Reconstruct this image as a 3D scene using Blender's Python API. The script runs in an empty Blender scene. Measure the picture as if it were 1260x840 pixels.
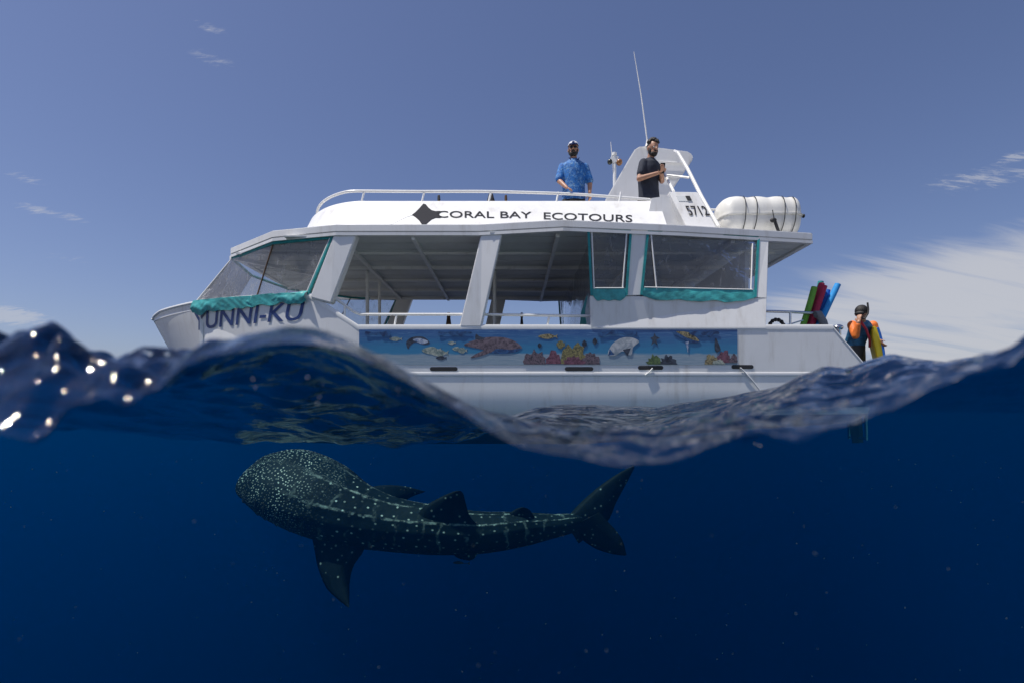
import bpy, bmesh, math, random
import numpy as np
from mathutils import Vector, Matrix, noise

# ---------------------------------------------------------------- camera, sky, sun, exposure
S = bpy.context.scene
COL = S.collection
F, CX, H0 = 650.0, 630.0, 505.0            # focal length, centre and horizon row measured on the 1260 px photograph
cam_d = bpy.data.cameras.new('camera')
cam = bpy.data.objects.new('camera', cam_d)
COL.objects.link(cam)
cam.location = (0, 0, 0)
cam.rotation_euler = (math.radians(90), 0, 0)
cam_d.sensor_width = 36.0
cam_d.lens = F / 1260 * 36
cam_d.shift_y = (H0 - 420) / 1260
cam_d.clip_start, cam_d.clip_end = 0.02, 9000
cam_d.dof.use_dof = True
cam_d.dof.focus_distance = 7.6
cam_d.dof.aperture_fstop = 2.3
S.camera = cam

SUN_DIR = Vector((-0.36, -0.115, 0.90)).normalized()      # towards the sun
sun_el = math.asin(SUN_DIR.z)
sun_az = math.atan2(SUN_DIR.x, SUN_DIR.y)
W = bpy.data.worlds.new('World')
S.world = W
W.use_nodes = True

class NT:
    """small helper to write node trees"""
    def __init__(s, tree):
        s.t = tree; s.n = tree.nodes; s.l = tree.links
    def node(s, typ, ins=None, **kw):
        n = s.n.new(typ)
        for k, v in kw.items(): setattr(n, k, v)
        if ins:
            for k, v in ins.items(): s.put(n.inputs[k], v)
        return n
    def put(s, sock, v):
        if isinstance(v, bpy.types.NodeSocket): s.l.new(v, sock)
        elif isinstance(v, bpy.types.Node): s.l.new(v.outputs[0], sock)
        else: sock.default_value = v
    def math(s, op, a, b=0.0, c=0.0, clamp=False):
        n = s.node('ShaderNodeMath', {0: a, 1: b, 2: c}, operation=op); n.use_clamp = clamp
        return n.outputs[0]
    def mix(s, fac, a, b, blend='MIX'):
        n = s.node('ShaderNodeMix', data_type='RGBA', blend_type=blend)
        s.put(n.inputs[0], fac); s.put(n.inputs[6], a); s.put(n.inputs[7], b)
        return n.outputs[2]
    def ramp(s, fac, stops, interp='LINEAR'):
        n = s.node('ShaderNodeValToRGB', {0: fac})
        cr = n.color_ramp; cr.interpolation = interp
        while len(cr.elements) < len(stops): cr.elements.new(0.5)
        for e, (p, c) in zip(cr.elements, stops):
            e.position = p; e.color = c if len(c) == 4 else (*c, 1)
        return n.outputs[0]
    def noise(s, vec, scale, detail=3, rough=0.5, dist=0.0, dim='3D'):
        n = s.node('ShaderNodeTexNoise', {'Scale': scale, 'Detail': detail, 'Roughness': rough, 'Distortion': dist}, noise_dimensions=dim)
        if vec is not None: s.put(n.inputs['Vector'], vec)
        return n.outputs['Fac']
    def smooth(s, v, a, b):
        n = s.node('ShaderNodeMapRange', {0: v, 1: a, 2: b}, interpolation_type='SMOOTHSTEP')
        return n.outputs[0]

SKY_STRENGTH = 0.098
def build_world():
    t = NT(W.node_tree); t.n.clear()
    sky = t.node('ShaderNodeTexSky', sky_type='NISHITA')
    sky.sun_disc = False
    sky.sun_elevation = sun_el
    sky.sun_rotation = sun_az % (2 * math.pi)
    sky.altitude = 0; sky.air_density = 1.0; sky.dust_density = 1.25; sky.ozone_density = 1.8
    geo = t.node('ShaderNodeTexCoord')
    sep = t.node('ShaderNodeSeparateXYZ', {0: geo.outputs['Generated']})
    x, y, z = sep.outputs
    tint = t.mix(1.0, sky.outputs[0], (0.88, 0.85, 1.02, 1), 'MULTIPLY')
    # cirrus: a high thin sheet, noise laid out on the plane of the cloud layer
    zz = t.math('ADD', t.math('MAXIMUM', z, 0.0), 0.16)
    u = t.math('DIVIDE', x, zz); v = t.math('DIVIDE', y, zz)
    # wind direction: rotate the sheet so streaks run gently across
    ca, sa = math.cos(0.22), math.sin(0.22)
    ur = t.math('ADD', t.math('MULTIPLY', u, ca), t.math('MULTIPLY', v, sa))
    vr = t.math('SUBTRACT', t.math('MULTIPLY', v, ca), t.math('MULTIPLY', u, sa))
    vec = t.node('ShaderNodeCombineXYZ', {0: t.math('MULTIPLY', ur, 0.32), 1: t.math('MULTIPLY', vr, 2.1), 2: 3.7})
    streak = t.noise(vec, 2.1, 8, 0.62, 0.7)
    vec2 = t.node('ShaderNodeCombineXYZ', {0: t.math('MULTIPLY', ur, 0.5), 1: t.math('MULTIPLY', vr, 0.9), 2: 9.1})
    sheet = t.noise(vec2, 0.9, 4, 0.55, 0.4)
    # the bank lies low over the horizon to the right of the bow-to-stern line and goes on round behind
    az = t.math('ADD', t.math('MULTIPLY', x, 0.80), t.math('MULTIPLY', y, -0.10))
    side = t.smooth(az, 0.10, 0.27)
    low = t.math('SUBTRACT', 1.0, t.smooth(t.math('SUBTRACT', z, t.math('MULTIPLY', t.math('SUBTRACT', x, 0.5), 0.30)), 0.15, 0.27))
    cover = t.math('MULTIPLY', side, low)
    body = t.math('ADD', t.math('MULTIPLY', streak, 1.05), t.math('MULTIPLY', sheet, 0.22))
    bank = t.math('MULTIPLY', t.smooth(t.math('ADD', body, t.math('MULTIPLY', cover, 0.37)), 0.71, 1.06), t.math('POWER', cover, 0.5))
    # a few small ragged puffs and wisps by themselves
    vec3 = t.node('ShaderNodeCombineXYZ', {0: t.math('MULTIPLY', u, 1.0), 1: t.math('MULTIPLY', v, 4.5), 2: 1.3})
    rag = t.noise(vec3, 14.0, 6, 0.7, 0.6)
    puff = None
    for (cx_, cz_), rad, strength in (((48, 258), 0.040, 0.9), ((90, 268), 0.030, 0.8), ((30, 220), 0.035, 0.7), ((258, 34), 0.034, 0.8), ((262, 74), 0.045, 0.6), ((2, 388), 0.075, 1.5), ((1190, 222), 0.075, 0.8), ((1235, 220), 0.06, 0.8), ((1250, 194), 0.04, 0.8), ((85, 318), 0.04, 0.5)):
        d_ = Vector(((cx_ - CX) / F, 1.0, (H0 - cz_) / F)).normalized()
        dv = t.node('ShaderNodeVectorMath', {0: geo.outputs['Generated'], 1: tuple(d_)}, operation='SUBTRACT')
        dv = t.node('ShaderNodeVectorMath', {0: dv.outputs[0], 1: (1.0, 1.0, 3.6)}, operation='MULTIPLY')
        ln = t.node('ShaderNodeVectorMath', {0: dv.outputs[0]}, operation='LENGTH').outputs['Value']
        w_ = t.math('MULTIPLY', t.math('SUBTRACT', 1.0, t.smooth(ln, rad * 0.1, rad)), strength)
        puff = w_ if puff is None else t.math('MAXIMUM', puff, w_)
    puff = t.math('MULTIPLY', t.smooth(t.math('ADD', rag, t.math('MULTIPLY', puff, 0.26)), 0.60, 0.86), t.math('MINIMUM', t.math('MULTIPLY', puff, 1.5), 1.0))
    cl = t.math('MULTIPLY', t.math('MAXIMUM', bank, t.math('MULTIPLY', puff, 0.6)), 0.84, clamp=True)
    col = t.mix(cl, tint, (5.7, 5.8, 6.2, 1))
    bg = t.node('ShaderNodeBackground', {0: col, 1: SKY_STRENGTH})
    out = t.node('ShaderNodeOutputWorld', {0: bg.outputs[0]})
build_world()

sun_d = bpy.data.lights.new('sun', 'SUN')
sun_d.energy = 4.7
sun_d.angle = math.radians(0.53)
sun_d.color = (1.0, 0.955, 0.88)
sun = bpy.data.objects.new('sun', sun_d)
COL.objects.link(sun)
sun.location = SUN_DIR * 60
sun.rotation_euler = SUN_DIR.to_track_quat('Z', 'Y').to_euler()

vs = S.view_settings
vs.view_transform = 'Standard'; vs.look = 'None'; vs.exposure = 0.0; vs.gamma = 1.0; vs.use_curve_mapping = False
cy = S.cycles
cy.use_denoising = True
cy.max_bounces = 10; cy.diffuse_bounces = 4; cy.glossy_bounces = 5; cy.transmission_bounces = 6
cy.transparent_max_bounces = 24; cy.volume_bounces = 1
cy.sample_clamp_indirect = 4.0
cy.caustics_reflective = False; cy.caustics_refractive = False

# ---------------------------------------------------------------- helpers
def P(px, py, Y):
    """point at depth Y that stands at a place measured on the photograph"""
    return Vector(((px - CX) * Y / F, Y, (H0 - py) * Y / F))

def tag(o, label=None, cat=None, group=None, kind=None):
    if label: o['label'] = label
    if cat: o['category'] = cat
    if group: o['group'] = group
    if kind: o['kind'] = kind
    return o

def empty(name, loc, label=None, cat=None, group=None):
    o = bpy.data.objects.new(name, None); COL.objects.link(o)
    o.location = loc; o.empty_display_size = 0.1
    return tag(o, label, cat, group)

def origin(parent):
    v = Vector((0, 0, 0))
    while parent is not None:
        v += parent.location; parent = parent.parent
    return v

def link_mesh(name, me, mat, parent=None, smooth=True, base=None):
    o = bpy.data.objects.new(name, me); COL.objects.link(o)
    off = origin(parent) if parent is not None else (base if base is not None else Vector((0, 0, 0)))
    if off.length > 0: me.transform(Matrix.Translation(-off))
    if parent is not None: o.parent = parent
    elif base is not None: o.location = base
    for m in (mat if isinstance(mat, (list, tuple)) else [mat]): me.materials.append(m)
    if smooth:
        me.polygons.foreach_set('use_smooth', [True] * len(me.polygons))
        if smooth != 'all':
            try: me.set_sharp_from_angle(angle=math.radians(38))
            except Exception: pass
    me.update()
    return o

class MB:
    """collects shapes in world coordinates; build() links them as one mesh object"""
    def __init__(s): s.v = []; s.f = []; s.mi = []
    def add(s, vs_, fs, mi=0):
        n = len(s.v); s.v += [tuple(p) for p in vs_]; s.f += [[n + i for i in f] for f in fs]; s.mi += [mi] * len(fs)
        return s
    def box(s, c, size, rot=None, mi=0):
        c = Vector(c); hx, hy, hz = [q / 2 for q in size]
        pts = [Vector((x, y, z)) for x in (-hx, hx) for y in (-hy, hy) for z in (-hz, hz)]
        if rot is not None: pts = [rot @ p for p in pts]
        return s.add([c + p for p in pts], [(0, 1, 3, 2), (4, 6, 7, 5), (0, 4, 5, 1), (2, 3, 7, 6), (0, 2, 6, 4), (1, 5, 7, 3)], mi)
    def bar(s, a, b, w, h, up=Vector((0, 0, 1)), mi=0):
        a, b = Vector(a), Vector(b); d = (b - a); L = d.length; d.normalize()
        side = d.cross(up)
        if side.length < 1e-4: side = d.cross(Vector((0, 1, 0)))
        side.normalize(); u = side.cross(d)
        rot = Matrix((d, side, u)).transposed()
        return s.box((a + b) / 2, (L, w, h), rot, mi)
    def tube(s, pts, r, seg=10, caps=True, mi=0):
        pts = [Vector(p) for p in pts]
        rs = r if isinstance(r, (list, tuple)) else [r] * len(pts)
        vs_, fs = [], []; prev = None
        for i, p in enumerate(pts):
            d = (pts[min(i + 1, len(pts) - 1)] - pts[max(i - 1, 0)]).normalized()
            if prev is None:
                a = Vector((0, 0, 1)) if abs(d.z) < 0.9 else Vector((1, 0, 0))
                u = d.cross(a).normalized()
            else:
                u = (prev - d * prev.dot(d)).normalized()
            prev = u; w = d.cross(u)
            for k in range(seg):
                an = 2 * math.pi * k / seg
                vs_.append(p + (u * math.cos(an) + w * math.sin(an)) * rs[i])
        for i in range(len(pts) - 1):
            for k in range(seg):
                k2 = (k + 1) % seg
                fs.append((i * seg + k, i * seg + k2, (i + 1) * seg + k2, (i + 1) * seg + k))
        if caps:
            fs.append(tuple(range(seg))[::-1]); b = (len(pts) - 1) * seg
            fs.append(tuple(b + k for k in range(seg)))
        return s.add(vs_, fs, mi)
    def ball(s, c, r, seg=14, rings=9, rot=None, mi=0):
        c = Vector(c); r = Vector(r) if hasattr(r, '__len__') else Vector((r, r, r))
        vs_ = [Vector((0, 0, r.z))]
        for i in range(1, rings):
            a = math.pi * i / rings
            for k in range(seg):
                b = 2 * math.pi * k / seg
                vs_.append(Vector((r.x * math.sin(a) * math.cos(b), r.y * math.sin(a) * math.sin(b), r.z * math.cos(a))))
        vs_.append(Vector((0, 0, -r.z)))
        fs = [(0, 1 + k, 1 + (k + 1) % seg) for k in range(seg)]
        for i in range(rings - 2):
            for k in range(seg):
                a0 = 1 + i * seg; k2 = (k + 1) % seg
                fs.append((a0 + k, a0 + seg + k, a0 + seg + k2, a0 + k2))
        b0 = 1 + (rings - 2) * seg; e = len(vs_) - 1
        fs += [(b0 + (k + 1) % seg, b0 + k, e) for k in range(seg)]
        if rot is not None: vs_ = [rot @ p for p in vs_]
        return s.add([c + p for p in vs_], fs, mi)
    def capsule(s, a, ra, b, rb, seg=12, mi=0):
        a, b = Vector(a), Vector(b); d = b - a; L = d.length; dn = d.normalized()
        pts, rs = [], []
        for k in range(5):
            an = math.pi / 2 * (k / 4.0); pts.append(a - dn * ra * math.cos(an)); rs.append(max(ra * math.sin(an), 1e-3))
        for k in range(5):
            an = math.pi / 2 * (k / 4.0); pts.append(b + dn * rb * math.sin(an)); rs.append(max(rb * math.cos(an), 1e-3))
        # straight directions only: no bend inside a capsule
        return s.tube(pts, rs, seg, True, mi)
    def prism(s, pts, thick, normal=None, mi=0):
        """polygon given by its outer face, extruded by thick against its normal"""
        pts = [Vector(p) for p in pts]; n = len(pts)
        if normal is None:
            nn = Vector((0, 0, 0))
            for i in range(n):
                a, b = pts[i], pts[(i + 1) % n]
                nn += Vector(((a.y - b.y) * (a.z + b.z), (a.z - b.z) * (a.x + b.x), (a.x - b.x) * (a.y + b.y)))
            nn.normalize()
        else: nn = Vector(normal).normalized()
        back = [p - nn * thick for p in pts]
        fs = [tuple(range(n)), tuple(range(2 * n - 1, n - 1, -1))]
        fs += [(i, n + i, n + (i + 1) % n, (i + 1) % n) for i in range(n)]
        return s.add(pts + back, fs, mi)
    def grid(s, rows, closed=False, mi=0):
        nr, nc = len(rows), len(rows[0]); vs_ = [p for r in rows for p in r]; fs = []
        for i in range(nr - 1):
            for k in range(nc if closed else nc - 1):
                k2 = (k + 1) % nc
                fs.append((i * nc + k, i * nc + k2, (i + 1) * nc + k2, (i + 1) * nc + k))
        return s.add(vs_, fs, mi)
    def mirror(s):
        """adds the mirror image about the boat's centre plane"""
        n = len(s.v); s.v += [(x, 2 * YC - y, z) for x, y, z in s.v]
        s.f += [[n + i for i in f][::-1] for f in s.f]; s.mi += list(s.mi)
        return s
    def mesh(s, name, recalc=True, bevel=0.0):
        me = bpy.data.meshes.new(name); me.from_pydata(s.v, [], s.f)
        if any(s.mi): me.polygons.foreach_set('material_index', s.mi)
        if recalc or bevel:
            bm = bmesh.new(); bm.from_mesh(me)
            if recalc: bmesh.ops.recalc_face_normals(bm, faces=bm.faces)
            if bevel:
                es = [e for e in bm.edges if len(e.link_faces) == 2 and e.calc_face_angle(0) > 0.7]
                bmesh.ops.bevel(bm, geom=es, offset=bevel, segments=2, affect='EDGES', clamp_overlap=True)
            bm.to_mesh(me); bm.free()
        return me
    def build(s, name, mat, parent=None, base=None, smooth=True, recalc=True, bevel=0.0):
        return link_mesh(name, s.mesh(name, recalc, bevel), mat, parent, smooth, base)

def spline(ctrl, n):
    """Catmull-Rom through rows of numbers, n samples"""
    c = np.array(ctrl, float); m = len(c); out = []
    for q in np.linspace(0, m - 1, n):
        i = min(int(q), m - 2); f = q - i
        p0, p1, p2, p3 = c[max(i - 1, 0)], c[i], c[i + 1], c[min(i + 2, m - 1)]
        out.append(0.5 * (2 * p1 + (p2 - p0) * f + (2 * p0 - 5 * p1 + 4 * p2 - p3) * f * f + (3 * p1 - p0 - 3 * p2 + p3) * f ** 3))
    return np.array(out)

# ---------------------------------------------------------------- materials
MATS = {}
def material(name, color, rough=0.5, metal=0.0, spec=0.5, var=0.0, vscale=6.0, bump=0.0, bscale=40.0, coat=0.0, dirt=None, dscale=2.0, damt=0.0):
    m = bpy.data.materials.new(name); m.use_nodes = True
    t = NT(m.node_tree); b = t.n['Principled BSDF']
    tc = t.node('ShaderNodeTexCoord').outputs['Object']
    c = (*color, 1)
    col = None
    if var:
        nz = t.noise(tc, vscale, 5, 0.6)
        col = t.mix(t.smooth(nz, 0.3, 0.7), tuple(q * (1 - var) for q in color) + (1,), tuple(min(1, q * (1 + var)) for q in color) + (1,))
    if dirt:
        st = t.node('ShaderNodeMapping', {0: tc}); st.inputs['Scale'].default_value = (3.0, 3.0, 0.5)
        nz = t.noise(st.outputs[0], dscale, 6, 0.65)
        col = t.mix(t.math('MULTIPLY', t.smooth(nz, 0.5, 0.75), damt), col if col is not None else c, (*dirt, 1))
    if col is not None: t.put(b.inputs['Base Color'], col)
    else: b.inputs['Base Color'].default_value = c
    b.inputs['Roughness'].default_value = rough
    if var:
        t.put(b.inputs['Roughness'], t.math('ADD', t.math('MULTIPLY', t.noise(tc, vscale * 2.3, 3), 0.25), rough - 0.12, clamp=True))
    b.inputs['Metallic'].default_value = metal
    b.inputs['Specular IOR Level'].default_value = spec
    b.inputs['Coat Weight'].default_value = coat
    if bump:
        bp = t.node('ShaderNodeBump', {'Strength': bump, 'Distance': 0.01, 'Height': t.noise(tc, bscale, 4)})
        t.put(b.inputs['Normal'], bp.outputs[0])
    MATS[name] = m
    return m

M_WHITE = material('white_gelcoat', (0.80, 0.80, 0.79), 0.34, var=0.035, vscale=1.3, dirt=(0.46, 0.42, 0.36), dscale=1.8, damt=0.42, bump=0.04, bscale=3.0)
M_TUBE = material('white_tube', (0.82, 0.82, 0.80), 0.28, var=0.03)
M_CEIL = material('ceiling_board', (0.66, 0.68, 0.68), 0.5, var=0.06, vscale=2.0)
M_DECK = material('deck_grey', (0.50, 0.50, 0.49), 0.8, var=0.1)
M_TEAL = material('teal_canvas', (0.012, 0.26, 0.27), 0.62, var=0.18, vscale=9, bump=0.3, bscale=60)
M_TEAL2 = material('teal_canvas_light', (0.05, 0.36, 0.36), 0.5, var=0.25, vscale=9, bump=0.3, bscale=50)
M_BLACK = material('black_rubber', (0.018, 0.018, 0.02), 0.6, var=0.2)
M_INK = material('charcoal_lettering', (0.030, 0.031, 0.038), 0.8, spec=0.15)
M_NAVY = material('navy_lettering', (0.018, 0.05, 0.19), 0.5)
M_STEEL = material('stainless_steel', (0.62, 0.63, 0.65), 0.25, metal=1.0)
M_RAFT = material('raft_fibreglass', (0.78, 0.77, 0.72), 0.38, var=0.05, vscale=4, dirt=(0.5, 0.45, 0.36), damt=0.3)
M_SKIN = material('skin', (0.42, 0.22, 0.14), 0.5, var=0.08, vscale=14)
M_HAIR = material('dark_hair', (0.016, 0.013, 0.011), 0.55, var=0.3, bump=0.8, bscale=120)
M_SHORT = material('dark_shorts', (0.022, 0.024, 0.028), 0.8, var=0.2)
M_NAVYSHIRT = material('charcoal_navy_shirt', (0.026, 0.032, 0.05), 0.85, var=0.2, vscale=12, bump=0.4, bscale=18)
M_CAPW = material('white_cap', (0.72, 0.73, 0.76), 0.7, var=0.05)
M_GLASSES = material('black_sunglasses', (0.01, 0.01, 0.012), 0.12)
M_ORANGE = material('orange_sleeve', (0.80, 0.19, 0.03), 0.6, var=0.15, vscale=16)
M_BLUEVEST = material('blue_rash_vest', (0.03, 0.15, 0.30), 0.6, var=0.35, vscale=18)
M_RED = material('red_strap', (0.52, 0.03, 0.06), 0.6)
M_GREYSUIT = material('grey_wetsuit', (0.05, 0.05, 0.055), 0.6, var=0.3, vscale=14)
M_YELLOW = material('yellow_foam', (0.85, 0.62, 0.02), 0.55, var=0.06)
M_NBLUE = material('blue_foam', (0.015, 0.16, 0.62), 0.7, var=0.1, vscale=20, bump=0.2, bscale=90)
M_NCYAN = material('light_blue_foam', (0.02, 0.30, 0.72), 0.7, var=0.1, vscale=20, bump=0.2, bscale=90)
M_NGREEN = material('green_foam', (0.16, 0.42, 0.05), 0.7, var=0.1, vscale=20, bump=0.2, bscale=90)
M_NRED = material('crimson_foam', (0.42, 0.02, 0.07), 0.7, var=0.1, vscale=20, bump=0.2, bscale=90)
M_NTEAL = material('teal_foam', (0.02, 0.30, 0.30), 0.7, var=0.1, vscale=20, bump=0.2, bscale=90)
M_FIN = material('black_fin_rubber', (0.012, 0.013, 0.016), 0.45)
M_SEAT = material('seat_vinyl', (0.16, 0.17, 0.19), 0.6, var=0.1)
M_BROWN = material('brown_cloth', (0.10, 0.055, 0.03), 0.8, var=0.2)
M_AMBER = material('amber_lens', (0.28, 0.12, 0.04), 0.3)
M_GREEN = material('dark_lens', (0.03, 0.035, 0.03), 0.3)
M_ANTIFOUL = material('dark_antifouling', (0.022, 0.034, 0.036), 0.7, var=0.4, vscale=3)
M_SAND = material('seabed_sand', (0.30, 0.27, 0.20), 0.9, var=0.2, vscale=0.2)

def vinyl_material():
    m = bpy.data.materials.new('clear_vinyl'); m.use_nodes = True
    t = NT(m.node_tree); t.n.clear()
    tc = t.node('ShaderNodeTexCoord').outputs['Object']
    big = t.noise(tc, 2.2, 4, 0.6, 1.2)
    bp = t.node('ShaderNodeBump', {'Strength': 0.55, 'Distance': 0.05, 'Height': big})
    gl = t.node('ShaderNodeBsdfGlossy', {'Color': (0.9, 0.9, 0.92, 1), 'Roughness': 0.10, 'Normal': bp.outputs[0]})
    tr = t.node('ShaderNodeBsdfTransparent', {'Color': (0.80, 0.81, 0.82, 1)})
    di = t.node('ShaderNodeBsdfDiffuse', {'Color': (0.55, 0.56, 0.58, 1)})
    tl = t.node('ShaderNodeBsdfTranslucent', {'Color': (0.6, 0.6, 0.6, 1)})
    mp = t.node('ShaderNodeMapping', {0: tc}); mp.inputs['Scale'].default_value = (2.5, 2.5, 1.0); mp.inputs['Rotation'].default_value = (0.3, 0.7, 0.2)
    crease = t.smooth(t.noise(mp.outputs[0], 3.0, 7, 0.68, 2.0), 0.52, 0.72)
    haze = t.node('ShaderNodeMixShader', {0: 0.5, 1: di.outputs[0], 2: tl.outputs[0]})
    a = t.node('ShaderNodeMixShader', {0: t.math('ADD', t.math('MULTIPLY', crease, 0.38), 0.20), 1: tr.outputs[0], 2: haze.outputs[0]})
    fr = t.node('ShaderNodeFresnel', {'IOR': 1.45, 'Normal': bp.outputs[0]})
    b = t.node('ShaderNodeMixShader', {0: t.math('MULTIPLY', fr.outputs[0], 0.9), 1: a.outputs[0], 2: gl.outputs[0]})
    t.node('ShaderNodeOutputMaterial', {0: b.outputs[0]})
    return m
M_VINYL = vinyl_material()

def mural_material():
    """printed vinyl: blue water over pale sand, mottled"""
    m = bpy.data.materials.new('printed_reef_panel'); m.use_nodes = True
    t = NT(m.node_tree); b = t.n['Principled BSDF']
    uv = t.node('ShaderNodeTexCoord').outputs['UV']
    s = t.node('ShaderNodeSeparateXYZ', {0: uv})
    v = s.outputs[1]; u = s.outputs[0]
    mp = t.node('ShaderNodeMapping', {0: uv}); mp.inputs['Scale'].default_value = (9, 5.0, 1)
    n1 = t.noise(mp.outputs[0], 2.4, 6, 0.62, 0.6)
    mp2 = t.node('ShaderNodeMapping', {0: uv}); mp2.inputs['Scale'].default_value = (6, 14, 1)
    n2 = t.noise(mp2.outputs[0], 3.0, 6, 0.7, 1.2)
    water = t.mix(t.smooth(t.math('ADD', v, t.math('MULTIPLY', t.math('SUBTRACT', n1, 0.5), 0.5)), 0.35, 1.0), (0.045, 0.25, 0.44, 1), (0.035, 0.12, 0.32, 1))
    water = t.mix(t.math('MULTIPLY', t.smooth(n2, 0.45, 0.7), t.smooth(v, 0.5, 0.95)), water, (0.16, 0.30, 0.50, 1))
    sand = t.mix(t.smooth(n2, 0.3, 0.7), (0.25, 0.34, 0.42, 1), (0.42, 0.48, 0.52, 1))
    edge = t.math('ADD', 0.30, t.math('MULTIPLY', t.math('SUBTRACT', n1, 0.5), 0.16))
    col = t.mix(t.smooth(t.math('SUBTRACT', v, edge), -0.03, 0.05), sand, water)
    t.put(b.inputs['Base Color'], t.mix(1.0, col, (0.80, 0.86, 0.90, 1), 'MULTIPLY')); b.inputs['Roughness'].default_value = 0.35
    return m
M_MURAL = mural_material()
def printed(name, c1, c2, scale=14):
    m = bpy.data.materials.new(name); m.use_nodes = True
    t = NT(m.node_tree); b = t.n['Principled BSDF']
    tc = t.node('ShaderNodeTexCoord').outputs['Object']
    n = t.noise(tc, scale, 6, 0.7, 0.8)
    t.put(b.inputs['Base Color'], t.mix(t.smooth(n, 0.36, 0.62), tuple(q * 0.75 for q in c1) + (1,), tuple(q * 0.85 for q in c2) + (1,)))
    b.inputs['Roughness'].default_value = 0.4
    return m
PR = {
    'whale': printed('print_mauve_whale', (0.08, 0.06, 0.08), (0.24, 0.18, 0.21), 18),
    'dark': printed('print_dark_fish', (0.008, 0.012, 0.03), (0.06, 0.08, 0.12), 12),
    'pale': printed('print_pale_ray', (0.30, 0.36, 0.42), (0.62, 0.64, 0.66), 8),
    'fish': printed('print_silver_fish', (0.16, 0.24, 0.24), (0.52, 0.55, 0.46), 16),
    'coral': printed('print_purple_coral', (0.02, 0.022, 0.04), (0.24, 0.17, 0.20), 46),
    'pink': printed('print_pink_coral', (0.07, 0.02, 0.04), (0.27, 0.11, 0.16), 40),
    'yellow': printed('print_yellow_coral', (0.07, 0.07, 0.04), (0.36, 0.31, 0.12), 44),
    'brown': printed('print_brown_turtle', (0.05, 0.045, 0.03), (0.46, 0.38, 0.20), 22),
    'blue': printed('print_deep_blue', (0.012, 0.04, 0.14), (0.04, 0.14, 0.34), 10),
    'green': printed('print_green_coral', (0.03, 0.06, 0.03), (0.16, 0.24, 0.08), 28),
    'bluew': printed('print_blue_white', (0.10, 0.2, 0.45), (0.65, 0.7, 0.78), 18),
}

# ---------------------------------------------------------------- sea
CUT = 0.50          # the water begins here, at the flat clear port the picture is taken through
DEPTH = 60.0
def px_profile(pts):
    a = np.array(pts, float)
    return lambda u: np.interp(u * F + CX, a[:, 0], a[:, 1])
# rows of the photograph where the water stands, for the port itself, a hand's breadth behind it, and for the swell farther out
P1 = px_profile([(-900, 470), (-400, 500), (-150, 520), (0, 528), (40, 534), (62, 530), (95, 508), (130, 494), (160, 486), (195, 474), (230, 448), (256, 436), (285, 424), (325, 416), (360, 417), (390, 422), (430, 436), (470, 456), (520, 484), (560, 507), (600, 530), (640, 548), (700, 560), (760, 570), (800, 575), (840, 566), (870, 552), (905, 540), (940, 536), (980, 541), (1020, 528), (1060, 520), (1095, 508), (1120, 492), (1150, 478), (1190, 460), (1220, 450), (1245, 444), (1265, 430), (1320, 415), (1500, 430), (1800, 470), (2300, 480)])
P1B = px_profile([(-900, 470), (-400, 440), (-150, 430), (0, 428), (40, 417), (62, 417), (95, 430), (130, 433), (185, 434), (228, 434), (262, 424), (300, 409), (345, 404), (390, 408), (430, 420), (470, 437), (520, 464), (560, 488), (600, 512), (640, 528), (700, 537), (760, 540), (800, 540), (840, 530), (870, 524), (905, 515), (940, 512), (980, 508), (1020, 502), (1060, 494), (1095, 483), (1120, 472), (1150, 460), (1190, 448), (1220, 440), (1245, 430), (1265, 412), (1320, 400), (1500, 425), (1800, 470), (2300, 480)])
P2 = px_profile([(-900, 500), (0, 478), (300, 490), (560, 513), (640, 524), (740, 524), (800, 516), (850, 506), (900, 494), (950, 478), (985, 462), (1010, 456), (1040, 459), (1070, 449), (1100, 443), (1130, 448), (1160, 452), (1200, 446), (1260, 440), (1340, 440), (1600, 470), (2300, 490)])
P3 = px_profile([(-900, 505), (0, 522), (200, 534), (380, 539), (560, 536), (620, 520), (660, 510), (700, 509), (800, 506), (860, 497), (920, 488), (980, 480), (1040, 480), (1100, 486), (1260, 490), (2300, 505)])
P4 = px_profile([(-900, 505), (0, 515), (200, 526), (380, 534), (560, 532), (620, 518), (680, 507), (900, 503), (1260, 503), (2300, 505)])
LAYERS = [(0.50, P1), (0.66, P1B), (1.8, P2), (4.2, P3), (7.2, P4), (14.0, None)]

def sea_height(x, y, fade=True):
    u = x / y; ly = np.log(y); z = np.zeros_like(x)
    ys = [math.log(a) for a, _ in LAYERS]
    hs = []
    for a, f in LAYERS: hs.append((H0 - f(u)) * a / F if f is not None else np.zeros_like(x) - 0.005)
    z = np.where(ly <= ys[0], hs[0], z)
    for i in range(len(LAYERS) - 1):
        k = np.clip((ly - ys[i]) / (ys[i + 1] - ys[i]), 0, 1); k = k * k * (3 - 2 * k)
        z = np.where((ly > ys[i]) & (ly <= ys[i + 1]), hs[i] * (1 - k) + hs[i + 1] * k, z)
    z = np.where(ly > ys[-1], hs[-1], z)
    return z

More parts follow.
